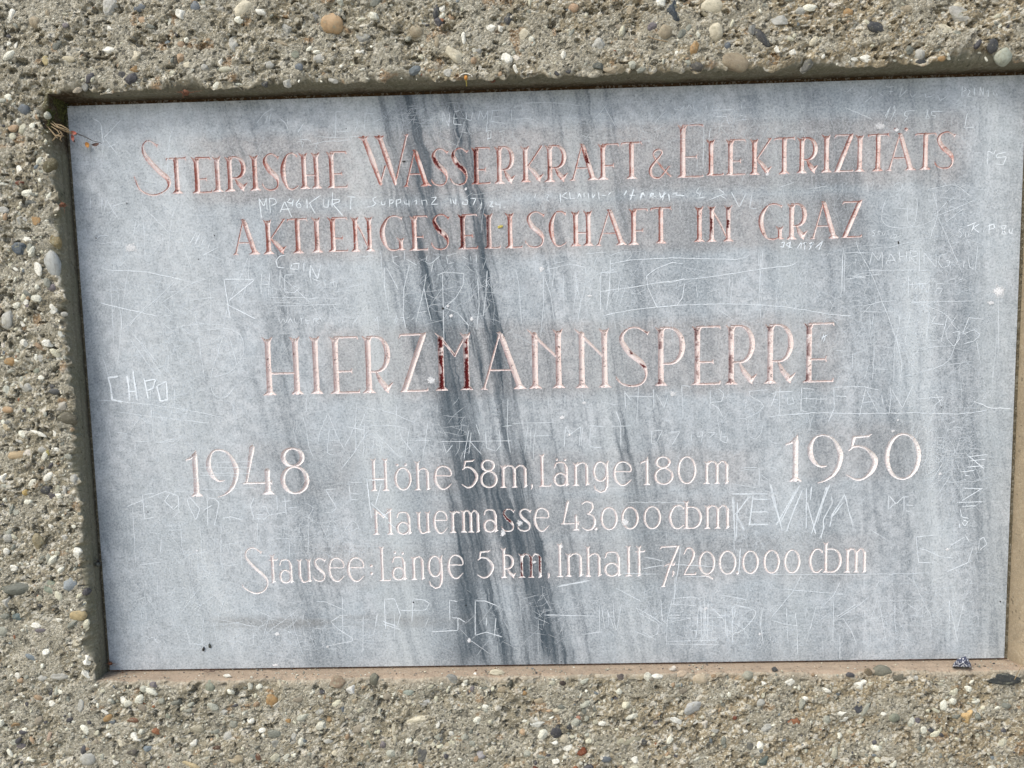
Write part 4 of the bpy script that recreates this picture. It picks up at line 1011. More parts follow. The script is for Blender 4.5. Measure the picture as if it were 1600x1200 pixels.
G(N1, 1200, 600, 1.4, 2, "1250,455 1370,440;1260,480 1360,470;1255,450 1350,530;1240,520 1350,510;1200,550 1290,540;1230,570 1260,575;1225,595 1235,600;1215,650 1340,655;1340,650 1210,730;1180,740 1340,735;1210,765 1300,760;1200,780 1210,830 1255,840;1220,850 1250,860 1230,890 1210,860;1195,870 1200,900")
G(N2, 1200, 600, .95, 1, "1000,640 1100,480;1040,720 1150,560;640,910 750,980;0,1190 600,1190 1020,1180;575,750 610,700;960,420 985,400;0,520 60,530 0,560;0,340 30,370 80,375")
G(N2, 0, 900, 1.0, 1, "985,0 985,140;920,120 945,140 900,190;920,130 965,205;880,205 895,330;920,230 918,280;1160,310 1195,450;1190,410 1190,460;1285,180 1270,300 1265,430;1425,80 1360,270 1600,315;1200,220 1400,80;1300,220 1400,260;1130,230 1260,60;1180,350 1190,430 1260,425;1240,350 1290,480;1330,280 1360,430;1580,320 1590,430 1530,440")
G(N1, 0, 900, .9, 1, "940,390 925,395 960,380 980,410;985,390 960,400 985,415 1010,410;1020,400 1040,430;1180,420 1270,428;1065,460 1080,430")
G(N1, 400, 900, 1.15, 1, "375,158 430,160 560,215;540,130 545,430;575,245 530,245 467,285 500,320 560,360 605,390 600,408 450,435;760,235 735,370;745,305 800,308;865,235 865,400;670,250 668,480;755,240 750,300")
G(N1, 400, 900, 1.35, 2, "800,145 865,142 903,240 885,310;802,145 810,330;790,280 890,320;800,290 880,310;795,300 900,335;905,215 1060,213 1085,170 1050,150 985,142;982,145 975,290;1210,150 1212,275;1210,150 1260,160;1225,260 1262,262 1262,340 1095,348;1262,260 1310,290;1370,155 1370,370;1370,155 1430,155 1505,185;1372,370 1440,350 1540,380;1500,260 1490,380;1440,260 1440,310")
G(N2, 400, 900, .95, 1, "1330,395 1470,490;270,205 60,360;210,200 240,330 295,490;170,330 240,370;90,180 70,300 40,400;0,210 100,260;1080,260 1055,320 1080,340")
G(N1, 800, 900, 1.1, 1, "545,180 548,345;560,190 580,330;590,200 640,330;630,145 640,300 655,340 685,170;605,300 600,220;650,75 810,160;770,195 870,250 940,300;775,200 800,235 905,290 915,310 910,360 860,385 760,340;820,350 900,400;930,145 940,280 970,300;1020,0 1010,180;1000,150 970,280 965,430;985,175 1150,185;1000,140 1130,130 1180,145;980,245 1050,245;980,262 1160,262 1320,260;980,290 1120,262;965,425 1300,430;970,408 1290,400")
G(N2, 800, 900, 1.1, 1, "1180,150 1190,430;1200,130 1205,440;1225,150 1225,420;1165,200 1150,400;1240,190 1330,280;1210,200 1215,400;1190,180 1260,185;1180,300 1260,310;1320,120 1460,145 1465,175;1330,190 1340,400;1375,190 1380,430;1345,300 1350,400;1390,180 1440,190 1520,215 1515,260 1440,340 1390,360;1400,200 1365,330;1560,190 1550,300 1575,430;1120,340 1250,340;280,65 480,30;200,245 530,250;1330,340 1400,350;440,365 570,350", double=1)
G(N1, 1200, 900, 1.2, 1, "205,0 160,90 20,260;20,275 100,300 190,312;115,200 125,420;170,230 180,310 185,490;450,40 410,120 330,200;410,160 405,400 425,430;435,265 570,180 630,130;430,255 550,175;465,260 520,340 555,430;300,190 260,340;450,370 448,520;1135,145 1130,400;1140,190 1170,340 1185,410;1225,160 1190,300 1180,350")
G(N2, 1200, 900, 1.0, 1, "600,170 605,260 615,330;685,130 660,220 640,300 642,430;700,180 715,280 740,420;715,240 680,275;790,160 795,340 805,410;900,0 970,160 1020,260 1010,400;830,310 890,400;870,170 940,220;965,200 960,370;240,200 235,280;600,0 600,50;690,40 660,80;1040,0 1005,100;1360,425 1415,430;535,450 530,500;340,400 345,510;0,75 200,90 500,120;150,90 480,110")
G(N1, 1200, 900, 1.1, 1, "1225,25 1250,20 1230,50 1255,50;1275,30 1265,50 1285,45;1385,60 1390,64;1380,85 1386,90")
G(N2, 860, 820, 1.3, 1, "1258,195 1235,370 1210,560 1185,770;880,425 1000,400 1100,385;700,465 1050,475;900,310 1100,350;75,590 250,555 400,530;1260,500 1560,495;820,490 885,520;1195,380 1600,405", sc=6.154)

G(N1, 0, 0, 1.6, 2, "1156.5,857 1155.5,880 1154,896", sc=1.)
# hair-fine scuffs: too many and too small to pick apart
zones = [(250, 450, 70, 110, 420), (320, 560, 60, 60, 200), (480, 455, 70, 35, 200), (240, 520, 40, 90, 140), (720, 450, 130, 40, 200), (980, 450, 120, 35, 140), (1350, 560, 90, 90, 360), (1420, 430, 60, 60, 160),
         (1200, 480, 80, 40, 120), (560, 680, 90, 30, 200), (250, 680, 60, 40, 160), (1100, 640, 120, 20, 120), (1480, 700, 40, 60, 260), (1180, 810, 70, 30, 160), (300, 900, 70, 60, 220), (450, 990, 120, 30, 240),
         (1120, 965, 60, 35, 300), (1350, 970, 110, 40, 260), (880, 960, 90, 35, 120), (500, 180, 200, 20, 220), (1100, 180, 150, 25, 240), (200, 260, 45, 60, 180), (1500, 300, 40, 90, 140), (1000, 305, 220, 10, 120), (530, 850, 60, 30, 200), (750, 170, 120, 15, 120), (380, 800, 90, 40, 160), (1480, 900, 60, 60, 120)]
lines = []
for cx, cy, sx_, sy_, n in zones:
    for _ in range(int(n * 2.2)):
        x, y = rng.normal(cx, sx_), rng.normal(cy, sy_)
        if not (inq(CORN, x, y, 14)): continue
        if 0 <= int(y) < 1200 and DG[int(y), int(x)] > -7: continue
        a = rng.choice([rng.normal(1.45, .35), rng.normal(.1, .3), rng.normal(2.3, .4), rng.uniform(0, 3.14)])
        L = rng.exponential(11) + 4
        b = rng.normal(0, .25)
        p1 = (x + math.cos(a) * L, y + math.sin(a) * L)
        if not inq(CORN, p1[0], p1[1], 5): continue
        m = ((x + p1[0]) / 2 + b * L * .3, (y + p1[1]) / 2 + b * L * .3)
        lines.append([(x, y), m, p1])
v, f = ribbons(lines, .78, .1)
me = np_mesh("fine_scuffs", v, f, M_SCR[0])
o = part_of(plaque, "fine_scuffs", me); tag(o, kind="stuff")

# bruises: crushed white spots where something struck the stone
kb = NB("crushed_marble")
oc = kb.n("ShaderNodeTexCoord").outputs["Object"]
kb.b.inputs["Base Color"].default_value = (.74, .75, .75, 1); kb.b.inputs["Roughness"].default_value = .9
vr = kb.n("ShaderNodeVertexColor", layer_name="Col"); sp_ = kb.n("ShaderNodeSeparateColor"); kb.l(vr.outputs[0], sp_.inputs[0])
al = kb.math('ADD', sp_.outputs[0], kb.math('MULTIPLY', kb.math('SUBTRACT', kb.noise(oc, 420, 4, .75), .5), 2.6))
kb.l(kb.math('MULTIPLY', kb.ramp(al, .25, .9), sp_.outputs[1]), kb.b.inputs["Alpha"])
M_BRUISE = kb.m
BR = [(205, 387, 13, 9, .8), (1375, 197, 12, 8, .75), (878, 652, 6, 4, 1), (913, 629, 4, 3, 1), (1051, 615, 6, 6, .8), (1560, 455, 12, 11, 1), (1548, 473, 7, 4, .9), (674, 594, 9, 8, .9), (977, 816, 8, 8, .95), (846, 420, 5, 6, .9), (921, 462, 6, 2, 1), (737, 498, 3.5, 5, 1), (705, 493, 4, 3, 1), (1469, 740, 3.5, 3, 1), (1480, 858, 4, 3, 1), (733, 1000, 4, 5, .9), (786, 833, 5, 7, 1), (812, 817, 6, 6, .9), (835, 878, 4, 3, 1), (1401, 203, 5, 4, 1), (1199, 272, 4, 4, .9), (878, 854, 3, 3, 1), (890, 679, 3, 3, 1), (1395, 673, 4, 3, .9), (1403, 656, 2.5, 2.5, 1), (433, 990, 5, 4, 1), (430, 1039, 6, 3, 1), (1103, 950, 4, 4, .9), (1187, 990, 3, 3, 1), (728, 295, 3, 3, 1), (512, 1010, 3, 3, .7), (700, 478, 3, 3, .9), (308, 860, 3, 2, 1)]
for x, y, rx, ry, al_ in BR:
    n = 22
    ang = np.linspace(0, 2 * math.pi, n, endpoint=False)
    pts = [(x, y)]; cv = [(1, al_, 0)]
    for rr in (.55, 1.0):
        for i, a in enumerate(ang):
            q = rr * (1 + .25 * rng.normal() * (rr > .9))
            pts.append((x + rx * q * math.cos(a), y + ry * q * math.sin(a))); cv.append((.75 if rr < .9 else 0, al_, 0))
    pts = np.array(pts); W3 = P(pts[:, 0], pts[:, 1]); W3[:, 1] = -.0006
    W3[0, 1] = -.0009
    Fc = [(0, 1 + i, 1 + (i + 1) % n) for i in range(n)]
    for i in range(n):
        a, b = 1 + i, 1 + (i + 1) % n; c2, d2 = a + n, b + n
        Fc += [(a, c2, b), (b, c2, d2)]
    c0 = W3[0].copy()
    me = np_mesh("bruise", W3 - c0, np.array(Fc), M_BRUISE, False, np.array(cv, float))
    o = part_of(plaque, "bruise", me); o.location = c0

# ------------------------------------------------------------------ concrete wall round the recess
YF = -0.040                                   # front face of the concrete
RIM = np.array([(74, 147), (1652, 93), (1606, 1045), (151, 1064)], float)      # seen on the front face
BASE = np.array([(101, 161.5), (1610, 112), (1573.5, 1030), (169, 1049)], float)    # foot of the reveal, plane of the stone
wall = link("concrete_wall", None)
wall.location = tuple(P(800, 1250, YF))
tag(wall, "rough exposed aggregate concrete wall with a smooth edged rectangular recess holding the plaque", "wall")

W_, G_, D_, LG, CR, TN, OR, RU, BL, GN, PU = (.74, .73, .68), (.22, .225, .22), (.05, .053, .06), (.40, .40, .38), (.55, .50, .38), (.33, .27, .18), (.36, .21, .07), (.16, .04, .015), (.12, .145, .18), (.20, .22, .17), (.16, .14, .16)
PW = (.60, .55, .50)
HERO = [
    (17, 27, 9, 13, 20, W_), (170, 12, 14, 16, 30, LG), (285, 22, 11, 8, 20, W_), (306, 12, 8, 8, 0, BL), (24, 75, 3, 10, 15, W_), (165, 77, 12, 6, 0, W_), (210, 88, 10, 12, 30, CR), (365, 65, 9, 14, 10, LG), (380, 15, 17, 10, -40, CR), (75, 22, 4, 6, 0, TN), (35, 170, 9, 9, 0, BL), (170, 43, 5, 6, -60, W_), (30, 265, 7, 8, 0, W_), (132, 136, 6, 6, 0, G_), (295, 103, 8, 5, 0, CR), (320, 105, 5, 5, 0, LG), (345, 98, 4, 6, 0, W_), (32, 285, 8, 3, -10, RU), (80, 258, 12, 9, -40, (.10, .085, .035)), (210, 108, 8, 5, -20, OR), (190, 117, 7, 5, 0, D_), (72, 95, 6, 7, 0, (.42, .34, .15)), (220, 11, 12, 6, -10, BL), (101, 40, 6, 4, 0, PU), (108, 93, 11, 5, 8, (.45, .4, .28)), (55, 35, 9, 8, 0, TN),
    (494, 27, 7, 7, 0, G_), (518, 35, 17, 16, 0, (.42, .27, .13)), (447, 45, 9, 11, -20, LG), (408, 18, 8, 5, 20, W_), (568, 58, 13, 11, 20, G_), (725, 62, 4, 10, 0, W_), (681, 15, 5, 12, 5, D_), (691, 12, 6, 7, 0, W_), (767, 42, 9, 7, 20, W_), (782, 43, 7, 5, 30, W_), (794, 27, 6, 10, 0, D_), (650, 47, 10, 10, 0, TN), (683, 62, 6, 14, 0, TN), (716, 88, 24, 10, 35, CR), (791, 94, 9, 10, 0, W_), (748, 79, 6, 4, 0, G_), (563, 80, 8, 4, 0, W_), (468, 106, 6, 6, 0, BL), (460, 85, 8, 6, 0, GN), (440, 68, 13, 4, 20, TN), (500, 92, 10, 6, 0, LG), (522, 123, 10, 6, 0, LG), (450, 130, 8, 7, 0, LG), (413, 130, 6, 5, 0, D_), (702, 115, 9, 7, 0, LG), (808, 92, 7, 6, 0, PW), (420, 100, 8, 6, 20, LG),
    (817, 53, 13, 10, 0, CR), (1053, 16, 12, 17, -20, (.035, .05, .07)), (1114, 10, 16, 12, 0, CR), (935, 72, 11, 12, 0, LG), (1083, 75, 8, 13, 15, OR), (1137, 70, 5, 6, 0, BL), (1190, 60, 6, 15, -40, D_), (1175, 45, 9, 9, 0, G_), (1117, 50, 14, 13, 20, CR), (937, 103, 11, 9, 0, (.07, .08, .07)), (870, 115, 5, 4, 0, D_), (888, 113, 5, 3, 0, D_), (807, 107, 7, 7, 0, W_), (880, 88, 4, 8, 0, W_), (1088, 103, 10, 7, 0, (.09, .085, .08)), (1150, 95, 20, 14, 20, (.25, .20, .13)), (1020, 45, 9, 9, 0, PU), (1040, 50, 12, 10, -30, TN), (955, 108, 14, 6, 0, TN), (895, 12, 9, 6, 0, (.42, .27, .16)), (985, 18, 8, 7, 0, TN),
    (1218, 33, 17, 8, -10, LG), (1370, 43, 15, 8, 15, D_), (1240, 80, 7, 5, -15, W_), (1272, 62, 6, 9, 30, CR), (1325, 19, 7, 6, 0, OR), (1551, 70, 8, 11, 0, D_), (1570, 88, 12, 12, 0, (.33, .36, .30)), (1355, 92, 10, 5, 10, W_), (1335, 93, 6, 4, 0, W_), (1262, 101, 14, 7, -50, (.10, .10, .09)), (1437, 85, 8, 8, 0, LG), (1258, 106, 5, 5, 0, LG), (1286, 87, 3, 4, 0, W_), (1505, 22, 24, 12, 30, (.45, .44, .42)), (1470, 92, 5, 4, 0, OR), (1440, 97, 8, 4, 0, D_), (1215, 78, 5, 7, -30, W_), (1497, 10, 8, 5, 0, CR), (1252, 17, 8, 6, 0, LG), (1285, 35, 6, 5, 0, TN), (1300, 10, 7, 5, 0, PW), (1415, 15, 9, 6, 0, TN), (1475, 45, 12, 7, 20, CR),
    (50, 317, 12, 6, 0, (.06, .07, .07)), (54, 343, 8, 10, 0, OR), (32, 390, 15, 11, 5, (.07, .095, .125)), (78, 412, 12, 20, -10, (.36, .38, .39)), (57, 420, 8, 12, -20, W_), (85, 378, 9, 12, 0, (.22, .17, .07)), (33, 345, 9, 7, 0, LG), (78, 449, 9, 6, 0, PU), (45, 479, 5, 4, 0, PU), (80, 483, 8, 8, 0, W_), (98, 491, 5, 4, 0, LG), (96, 524, 6, 8, 0, (.45, .47, .45)), (35, 537, 8, 7, 0, W_), (75, 537, 9, 7, 0, W_), (9, 500, 10, 15, 20, LG), (33, 505, 5, 6, 0, W_), (63, 560, 5, 6, 0, LG), (93, 560, 8, 8, 0, W_), (5, 330, 8, 7, 0, LG), (41, 375, 10, 6, 0, W_), (23, 421, 5, 3, 20, W_), (5, 540, 5, 5, 0, PW), (40, 472, 6, 5, 0, W_), (58, 580, 7, 6, 0, GN), (15, 565, 9, 7, 0, OR),
    (8, 612, 7, 9, 0, (.42, .44, .39)), (40, 606, 11, 8, 20, LG), (82, 604, 6, 5, 0, D_), (86, 611, 9, 5, 0, (.08, .085, .09)), (95, 634, 15, 8, -15, (.36, .34, .30)), (105, 655, 16, 10, 5, (.10, .09, .06)), (10, 669, 7, 8, 0, (.45, .37, .24)), (62, 678, 13, 4, 25, W_), (88, 680, 4, 10, -20, W_), (12, 660, 6, 3, -10, G_), (5, 683, 14, 4, -30, (.1, .1, .1)), (88, 703, 7, 4, 20, W_), (66, 703, 7, 5, -10, LG), (75, 708, 4, 5, 0, (.30, .26, .05)), (5, 748, 8, 9, 0, W_), (115, 747, 5, 7, 0, LG), (75, 745, 9, 5, -40, W_), (72, 766, 9, 8, 0, D_), (81, 775, 8, 6, 0, (.07, .06, .07)), (40, 770, 5, 5, 0, (.45, .31, .08)), (100, 765, 6, 9, 0, LG), (56, 850, 14, 16, 0, (.25, .21, .12)), (118, 866, 11, 10, -20, W_), (12, 839, 9, 8, 0, LG), (12, 640, 9, 5, 0, (.42, .27, .14)), (30, 690, 8, 6, 0, LG), (43, 708, 6, 5, 0, PW), (25, 712, 14, 7, 0, (.42, .31, .17)), (20, 887, 10, 5, 0, W_), (103, 840, 9, 7, 0, LG), (78, 822, 5, 7, 0, W_), (13, 860, 5, 5, 0, W_),
    (107, 912, 12, 13, 0, (.24, .28, .32)), (79, 921, 11, 14, -10, (.22, .26, .20)), (28, 917, 26, 12, 0, (.12, .13, .11)), (12, 940, 8, 9, 0, LG), (62, 947, 5, 4, 0, D_), (27, 966, 10, 8, 0, (.11, .16, .17)), (123, 961, 13, 9, 0, (.43, .33, .16)), (57, 978, 9, 6, 0, W_), (64, 984, 8, 4, 0, PU), (94, 968, 7, 4, 0, W_), (120, 1004, 7, 5, 0, CR), (136, 1032, 8, 9, 0, W_), (72, 1017, 7, 6, 0, W_), (93, 1057, 16, 8, 0, LG), (133, 1052, 7, 11, -30, W_), (30, 1055, 5, 6, 0, W_), (68, 1058, 8, 5, 0, LG), (126, 1101, 7, 11, 10, LG), (80, 1101, 9, 6, -20, W_), (190, 1094, 6, 8, 0, W_), (162, 1111, 3, 11, -50, W_), (176, 1128, 6, 4, 0, BL), (168, 1122, 8, 6, -30, OR), (210, 1125, 10, 4, 0, (.18, .08, .04)), (63, 1151, 6, 6, 0, W_), (77, 1150, 7, 12, 0, (.34, .24, .18)), (30, 1167, 9, 5, 0, PU), (210, 1153, 12, 9, 20, W_), (190, 1160, 8, 7, 0, CR), (170, 1150, 6, 5, 0, W_), (203, 1175, 12, 6, 5, (.09, .08, .07)), (137, 1185, 13, 12, 0, LG), (180, 1190, 6, 6, 0, W_), (100, 1190, 7, 6, 0, CR), (240, 1070, 7, 5, 0, PU), (261, 1121, 6, 5, 0, GN), (300, 1161, 7, 8, 0, W_), (355, 1152, 8, 10, 30, LG), (308, 1141, 10, 8, 0, (.35, .32, .24)), (350, 1113, 9, 6, -10, LG), (363, 1133, 6, 8, 20, (.30, .31, .27)), (328, 1073, 8, 9, 0, GN), (352, 1060, 7, 3, 0, W_), (391, 1127, 6, 6, 0, W_), (20, 1130, 12, 8, 0, (.32, .2, .09)), (340, 1170, 8, 6, 0, (.10, .05, .03)), (365, 1188, 14, 10, 0, (.38, .31, .2)), (300, 1196, 18, 7, 20, (.45, .36, .2)),
    (527, 1069, 14, 12, -20, (.25, .18, .12)), (550, 1077, 11, 9, -15, (.62, .62, .62)), (584, 1063, 7, 9, 0, (.13, .13, .1)), (424, 1096, 10, 13, 0, OR), (437, 1070, 4, 8, 0, CR), (640, 1082, 11, 5, 5, (.31, .36, .32)), (610, 1098, 4, 6, 0, (.12, .10, .11)), (664, 1099, 11, 7, -10, (.48, .48, .48)), (638, 1096, 5, 4, 0, CR), (726, 1072, 6, 6, 0, W_), (738, 1077, 4, 5, 0, PU), (705, 1063, 10, 8, 0, G_), (741, 1059, 6, 4, -30, W_), (775, 1056, 13, 6, 0, CR), (795, 1068, 8, 10, 0, (.07, .07, .055)), (785, 1078, 9, 6, 0, TN), (555, 1095, 6, 5, 0, TN), (565, 1120, 6, 9, 20, LG), (451, 1127, 6, 4, 0, OR), (512, 1126, 7, 6, 0, (.34, .22, .1)), (536, 1107, 4, 6, 0, BL), (410, 1142, 7, 5, 0, W_), (459, 1151, 5, 8, 0, LG), (433, 1163, 14, 7, 20, (.3, .3, .28)), (514, 1158, 7, 4, 0, LG), (523, 1176, 5, 4, 0, CR), (547, 1142, 3, 5, 0, W_), (566, 1141, 4, 5, 0, W_), (575, 1163, 6, 7, 0, GN), (599, 1163, 5, 6, 0, PU), (652, 1128, 22, 8, -15, CR), (616, 1145, 4, 18, -3, CR), (683, 1131, 4, 7, 0, W_), (658, 1180, 9, 16, 10, (.10, .10, .10)), (704, 1146, 5, 4, 0, W_), (752, 1180, 8, 9, 0, (.3, .29, .32)), (771, 1161, 5, 3, 0, W_), (605, 1186, 6, 4, 0, W_), (403, 1186, 7, 8, 0, (.14, .06, .03)), (500, 1112, 8, 6, 0, LG),
    (880, 1067, 6, 4, 10, (.05, .035, .03)), (970, 1059, 9, 6, -30, (.11, .09, .09)), (1027, 1056, 9, 4, 10, W_), (1053, 1049, 7, 4, -10, PW), (1096, 1063, 12, 9, 0, (.43, .35, .25)), (1066, 1056, 10, 6, -20, (.43, .33, .24)), (1169, 1055, 8, 7, 0, (.27, .27, .22)), (1194, 1068, 5, 4, 0, W_), (817, 1083, 6, 4, 0, OR), (869, 1110, 7, 4, 10, CR), (841, 1130, 14, 10, -15, (.55, .56, .54)), (869, 1144, 9, 11, 20, (.05, .05, .06)), (889, 1137, 5, 5, 0, D_), (883, 1155, 8, 8, 0, (.48, .43, .33)), (885, 1168, 10, 7, -20, W_), (906, 1175, 11, 11, 0, (.20, .045, .008)), (904, 1123, 4, 4, 0, (.35, .16, .1)), (866, 1160, 6, 5, 0, W_), (867, 1188, 7, 5, 0, W_), (1084, 1107, 16, 11, -30, (.36, .37, .38)), (1064, 1114, 7, 5, 0, CR), (1056, 1127, 15, 5, 20, (.62, .62, .6)), (1085, 1129, 7, 5, -20, W_), (1103, 1133, 7, 9, 0, (.5, .47, .43)), (1025, 1130, 5, 5, 0, PU), (982, 1157, 20, 9, -15, (.36, .34, .25)), (1006, 1161, 5, 5, 0, D_), (1054, 1170, 7, 9, 0, (.48, .46, .43)), (1117, 1142, 6, 4, 0, LG), (1148, 1121, 4, 4, 0, RU), (1162, 1143, 8, 6, 0, W_), (1196, 1138, 12, 8, -10, LG), (1195, 1190, 12, 8, -15, (.07, .10, .095)), (1187, 1098, 9, 6, -10, LG), (836, 1197, 4, 5, 0, RU), (942, 1131, 7, 5, -20, W_), (948, 1186, 8, 6, 0, BL), (993, 1187, 8, 7, 0, W_), (1170, 1166, 7, 7, 0, (.13, .13, .12)), (935, 1167, 12, 9, 30, (.33, .31, .24)), (844, 1096, 9, 5, 0, TN),
    (1212, 1048, 5, 4, 0, D_), (1235, 1066, 9, 8, 0, W_), (1345, 1070, 14, 8, 10, W_), (1380, 1051, 14, 9, -10, (.14, .14, .11)), (1357, 1053, 8, 7, 20, (.16, .12, .07)), (1409, 1059, 14, 6, -3, (.13, .12, .09)), (1431, 1060, 6, 4, 0, LG), (1557, 1060, 35, 9, 4, (.03, .036, .038)), (1290, 1078, 8, 4, 20, W_), (1339, 1104, 9, 10, 0, (.055, .06, .08)), (1258, 1092, 5, 4, 0, W_), (1315, 1114, 8, 5, -20, W_), (1320, 1124, 9, 6, -20, W_), (1398, 1120, 11, 8, 0, GN), (1379, 1115, 5, 4, 0, W_), (1435, 1127, 5, 6, -40, (.10, .09, .12)), (1512, 1120, 12, 12, 0, (.52, .34, .13)), (1534, 1121, 6, 4, 0, W_), (1389, 1143, 8, 6, 0, (.31, .33, .35)), (1266, 1154, 6, 4, 0, W_), (1212, 1150, 7, 7, 0, (.03, .03, .03)), (1232, 1172, 10, 7, 0, PU), (1203, 1186, 7, 8, 0, BL), (1246, 1167, 5, 4, 0, TN), (1314, 1187, 15, 18, 0, (.64, .63, .60)), (1336, 1169, 7, 6, 0, (.14, .12, .08)), (1354, 1161, 5, 5, 0, D_), (1396, 1168, 6, 5, 0, BL), (1345, 1145, 7, 7, 0, W_), (1440, 1144, 6, 4, 0, W_), (1552, 1147, 7, 5, -40, PU), (1546, 1169, 8, 7, 0, LG), (1565, 1163, 6, 7, 0, W_), (1574, 1155, 6, 5, 0, W_), (1575, 1100, 9, 8, 0, (.46, .46, .45)), (1526, 1189, 7, 6, 0, (.12, .05, .03)), (1500, 1184, 14, 6, 0, (.18, .17, .14)), (1553, 1135, 6, 5, 0, LG), (1480, 1178, 9, 6, 0, W_), (1454, 1188, 7, 7, 0, W_), (1590, 1008, 8, 8, 0, (.10, .10, .07)),
]
HERO = HERO[:300]
HOLES = [(700, 48, 12, 9, 9), (637, 65, 7, 5, 6), (640, 8, 5, 5, 6), (430, 30, 9, 8, 7), (927, 18, 9, 5, 7), (903, 64, 6, 4, 6), (1100, 22, 6, 4, 8), (1134, 20, 7, 4, 8), (812, 32, 10, 5, 6), (623, 46, 6, 6, 5), (417, 77, 3, 3, 6), (775, 66, 5, 3, 6),
         (85, 342, 9, 9, 8), (95, 487, 7, 6, 9), (138, 89, 5, 3, 6), (40, 1077, 5, 4, 7), (200, 1075, 6, 4, 7), (383, 1128, 4, 4, 8), (1045, 1107, 10, 6, 8), (1486, 1134, 6, 14, 8), (1470, 1140, 4, 4, 5), (64, 947, 4, 3, 4), (329, 1117, 5, 3, 7), (135, 921, 7, 6, 9), (105, 650, 8, 4, 5), (1389, 1006, 5, 4, 6), (1590, 1003, 5, 5, 6), (14, 447, 4, 3, 5), (62, 1180, 4, 3, 5), (118, 722, 7, 5, 7), (92, 725, 3, 6, 6), (1230, 18, 4, 3, 4), (350, 93, 4, 3, 4), (205, 137, 12, 4, 5), (490, 18, 4, 4, 5), (1593, 92, 6, 5, 8), (598, 128, 8, 3, 5), (1092, 108, 6, 3, 4), (1395, 37, 5, 3, 4), (1280, 57, 9, 4, 4), (1310, 1093, 3, 2, 5), (1420, 1096, 3, 2, 4), (1598, 1092, 6, 3, 5), (300, 1036, 3, 2, 3)]


rh = np.random.default_rng(77)
for _ in range(150):
    hx, hy = rh.uniform(-10, 1620), rh.choice([rh.uniform(0, 125), rh.uniform(1065, 1200), rh.uniform(100, 1200)])
    if 60 < hy < 1060 and hx > 90: hx = rh.uniform(0, 95)
    sz = 1.6 + 4.5 * rh.random() ** 2.5
    HOLES.append((hx, hy, sz * rh.uniform(.8, 1.8), sz * rh.uniform(.6, 1.1), sz * 1.5))


def cement(u, v):
    return sstep(.48, .60, fbm(u / 38, v / 30, 4, 95))


def rough_far(u, v):
    return (fbm(u / 60, v / 60, 3, 1) - .5) * 13. + cement(u, v) * 1.2 + (fbm(u / 24, v / 20, 2, 5) - .5) * 5.


def rough_h(u, v):
    """height (mm) of the broken face at wall point u, v; positive = proud"""
    a = .62                                      # broken flakes lean to one side
    ur, vr = u * math.cos(a) - v * math.sin(a), u * math.sin(a) + v * math.cos(a)
    wx = (fbm(u / 23, v / 23, 2, 21) - .5) * 16; wy = (fbm(u / 23, v / 23, 2, 33) - .5) * 16
    patch = cement(u, v)                         # 1 = skin of cement left, 0 = broken open
    k_ = 1 - .72 * patch
    k_ = 1 - .7 * patch
    h = (fbm(u / 60, v / 60, 3, 1) - .5) * 13. + patch * 1.2
    h += (fbm((ur + wx) / 34, (vr + wy) / 15, 2, 5) - .5) * 9. * k_
    r = np.abs(fbm((ur + wx * .6) / 15, (vr + wy * .6) / 9, 3, 9) - .5)
    h += (-r * 8. + .6) * k_
    h += (vnoise(u / 5.0, v / 4.2, 40) - .5) * 1.0 * k_
    h += (vnoise(u / 2.7, v / 2.4, 44) - .5) * 1.1 * k_
    pit = fbm(u / 9, v / 7, 2, 61)
    h -= sstep(.68, .76, pit) * 5.0 * (1 - .6 * patch)
    return h


# --- ring mesh: rows run from far outside, over the broken face and the rim, down the reveal to the stone
FAR = np.array([(-900, -800), (2500, -800), (2500, 2000), (-900, 2000)], float)
OUT = np.array([(-30, -30), (1700, -30), (1700, 1230), (-30, 1230)], float)
STEP = 1.42
ss, side_of, par = [], [], []
for i in range(4):
    L = np.linalg.norm(RIM[(i + 1) % 4] - RIM[i]); n = int(L / STEP)
    par += list(np.linspace(0, 1, n, endpoint=False)); side_of += [i] * n
par = np.array(par); side_of = np.array(side_of); NS = len(par)


def ringpt(q): return q[side_of] * (1 - par)[:, None] + q[(side_of + 1) % 4] * par[:, None]


MID = np.array([(-330, -300), (1990, -300), (1990, 1520), (-330, 1520)], float)
rim, base, far, outp, mid_ = ringpt(RIM), ringpt(BASE), ringpt(FAR), ringpt(OUT), ringpt(MID)
nrm = np.array([(0, 1), (-1, 0), (0, -1), (1, 0)], float)[side_of]     # towards the recess
sarc = np.cumsum(np.hypot(*(np.roll(rim, -1, 0) - rim).T))
# the rim is chipped: it wanders outwards (away from the recess) by 0-14 px
chip = sstep(.46, .66, fbm(sarc / 46, sarc * 0 + 3.1, 4, 12)) * 11 + np.clip(fbm(sarc / 11, sarc * 0 + 1.7, 3, 15) - .32, 0, 1) * 17
for (cx, cy, rr, dd) in [(85, 342, 14, 9), (97, 487, 12, 8), (120, 720, 22, 12), (104, 655, 20, 8), (135, 925, 16, 8), (1270, 112, 60, 17), (1400, 105, 30, 6), (1530, 100, 75, 14), (1040, 118, 30, 5), (640, 130, 40, 5), (1590, 1000, 60, 10), (200, 1065, 14, 9), (88, 210, 40, 8), (1300, 1050, 45, 7), (300, 138, 20, 3)]:
    dist = np.hypot(rim[:, 0] - cx, rim[:, 1] - cy)
    chip += dd * np.clip(1 - dist / rr, 0, 1) ** .7
chip = chip * np.array([.95, 1., .30, 1.45])[side_of] - np.array([5., 0, 1., 4.])[side_of]
corner = np.minimum(par, 1 - par) * np.array([1578, 950, 1455, 920])[side_of]
chip *= np.clip(corner / 25, .15, 1)
bott = (side_of == 2).astype(float)
NR1 = 66; NR2 = 112; NR3 = 7; NR4 = 18
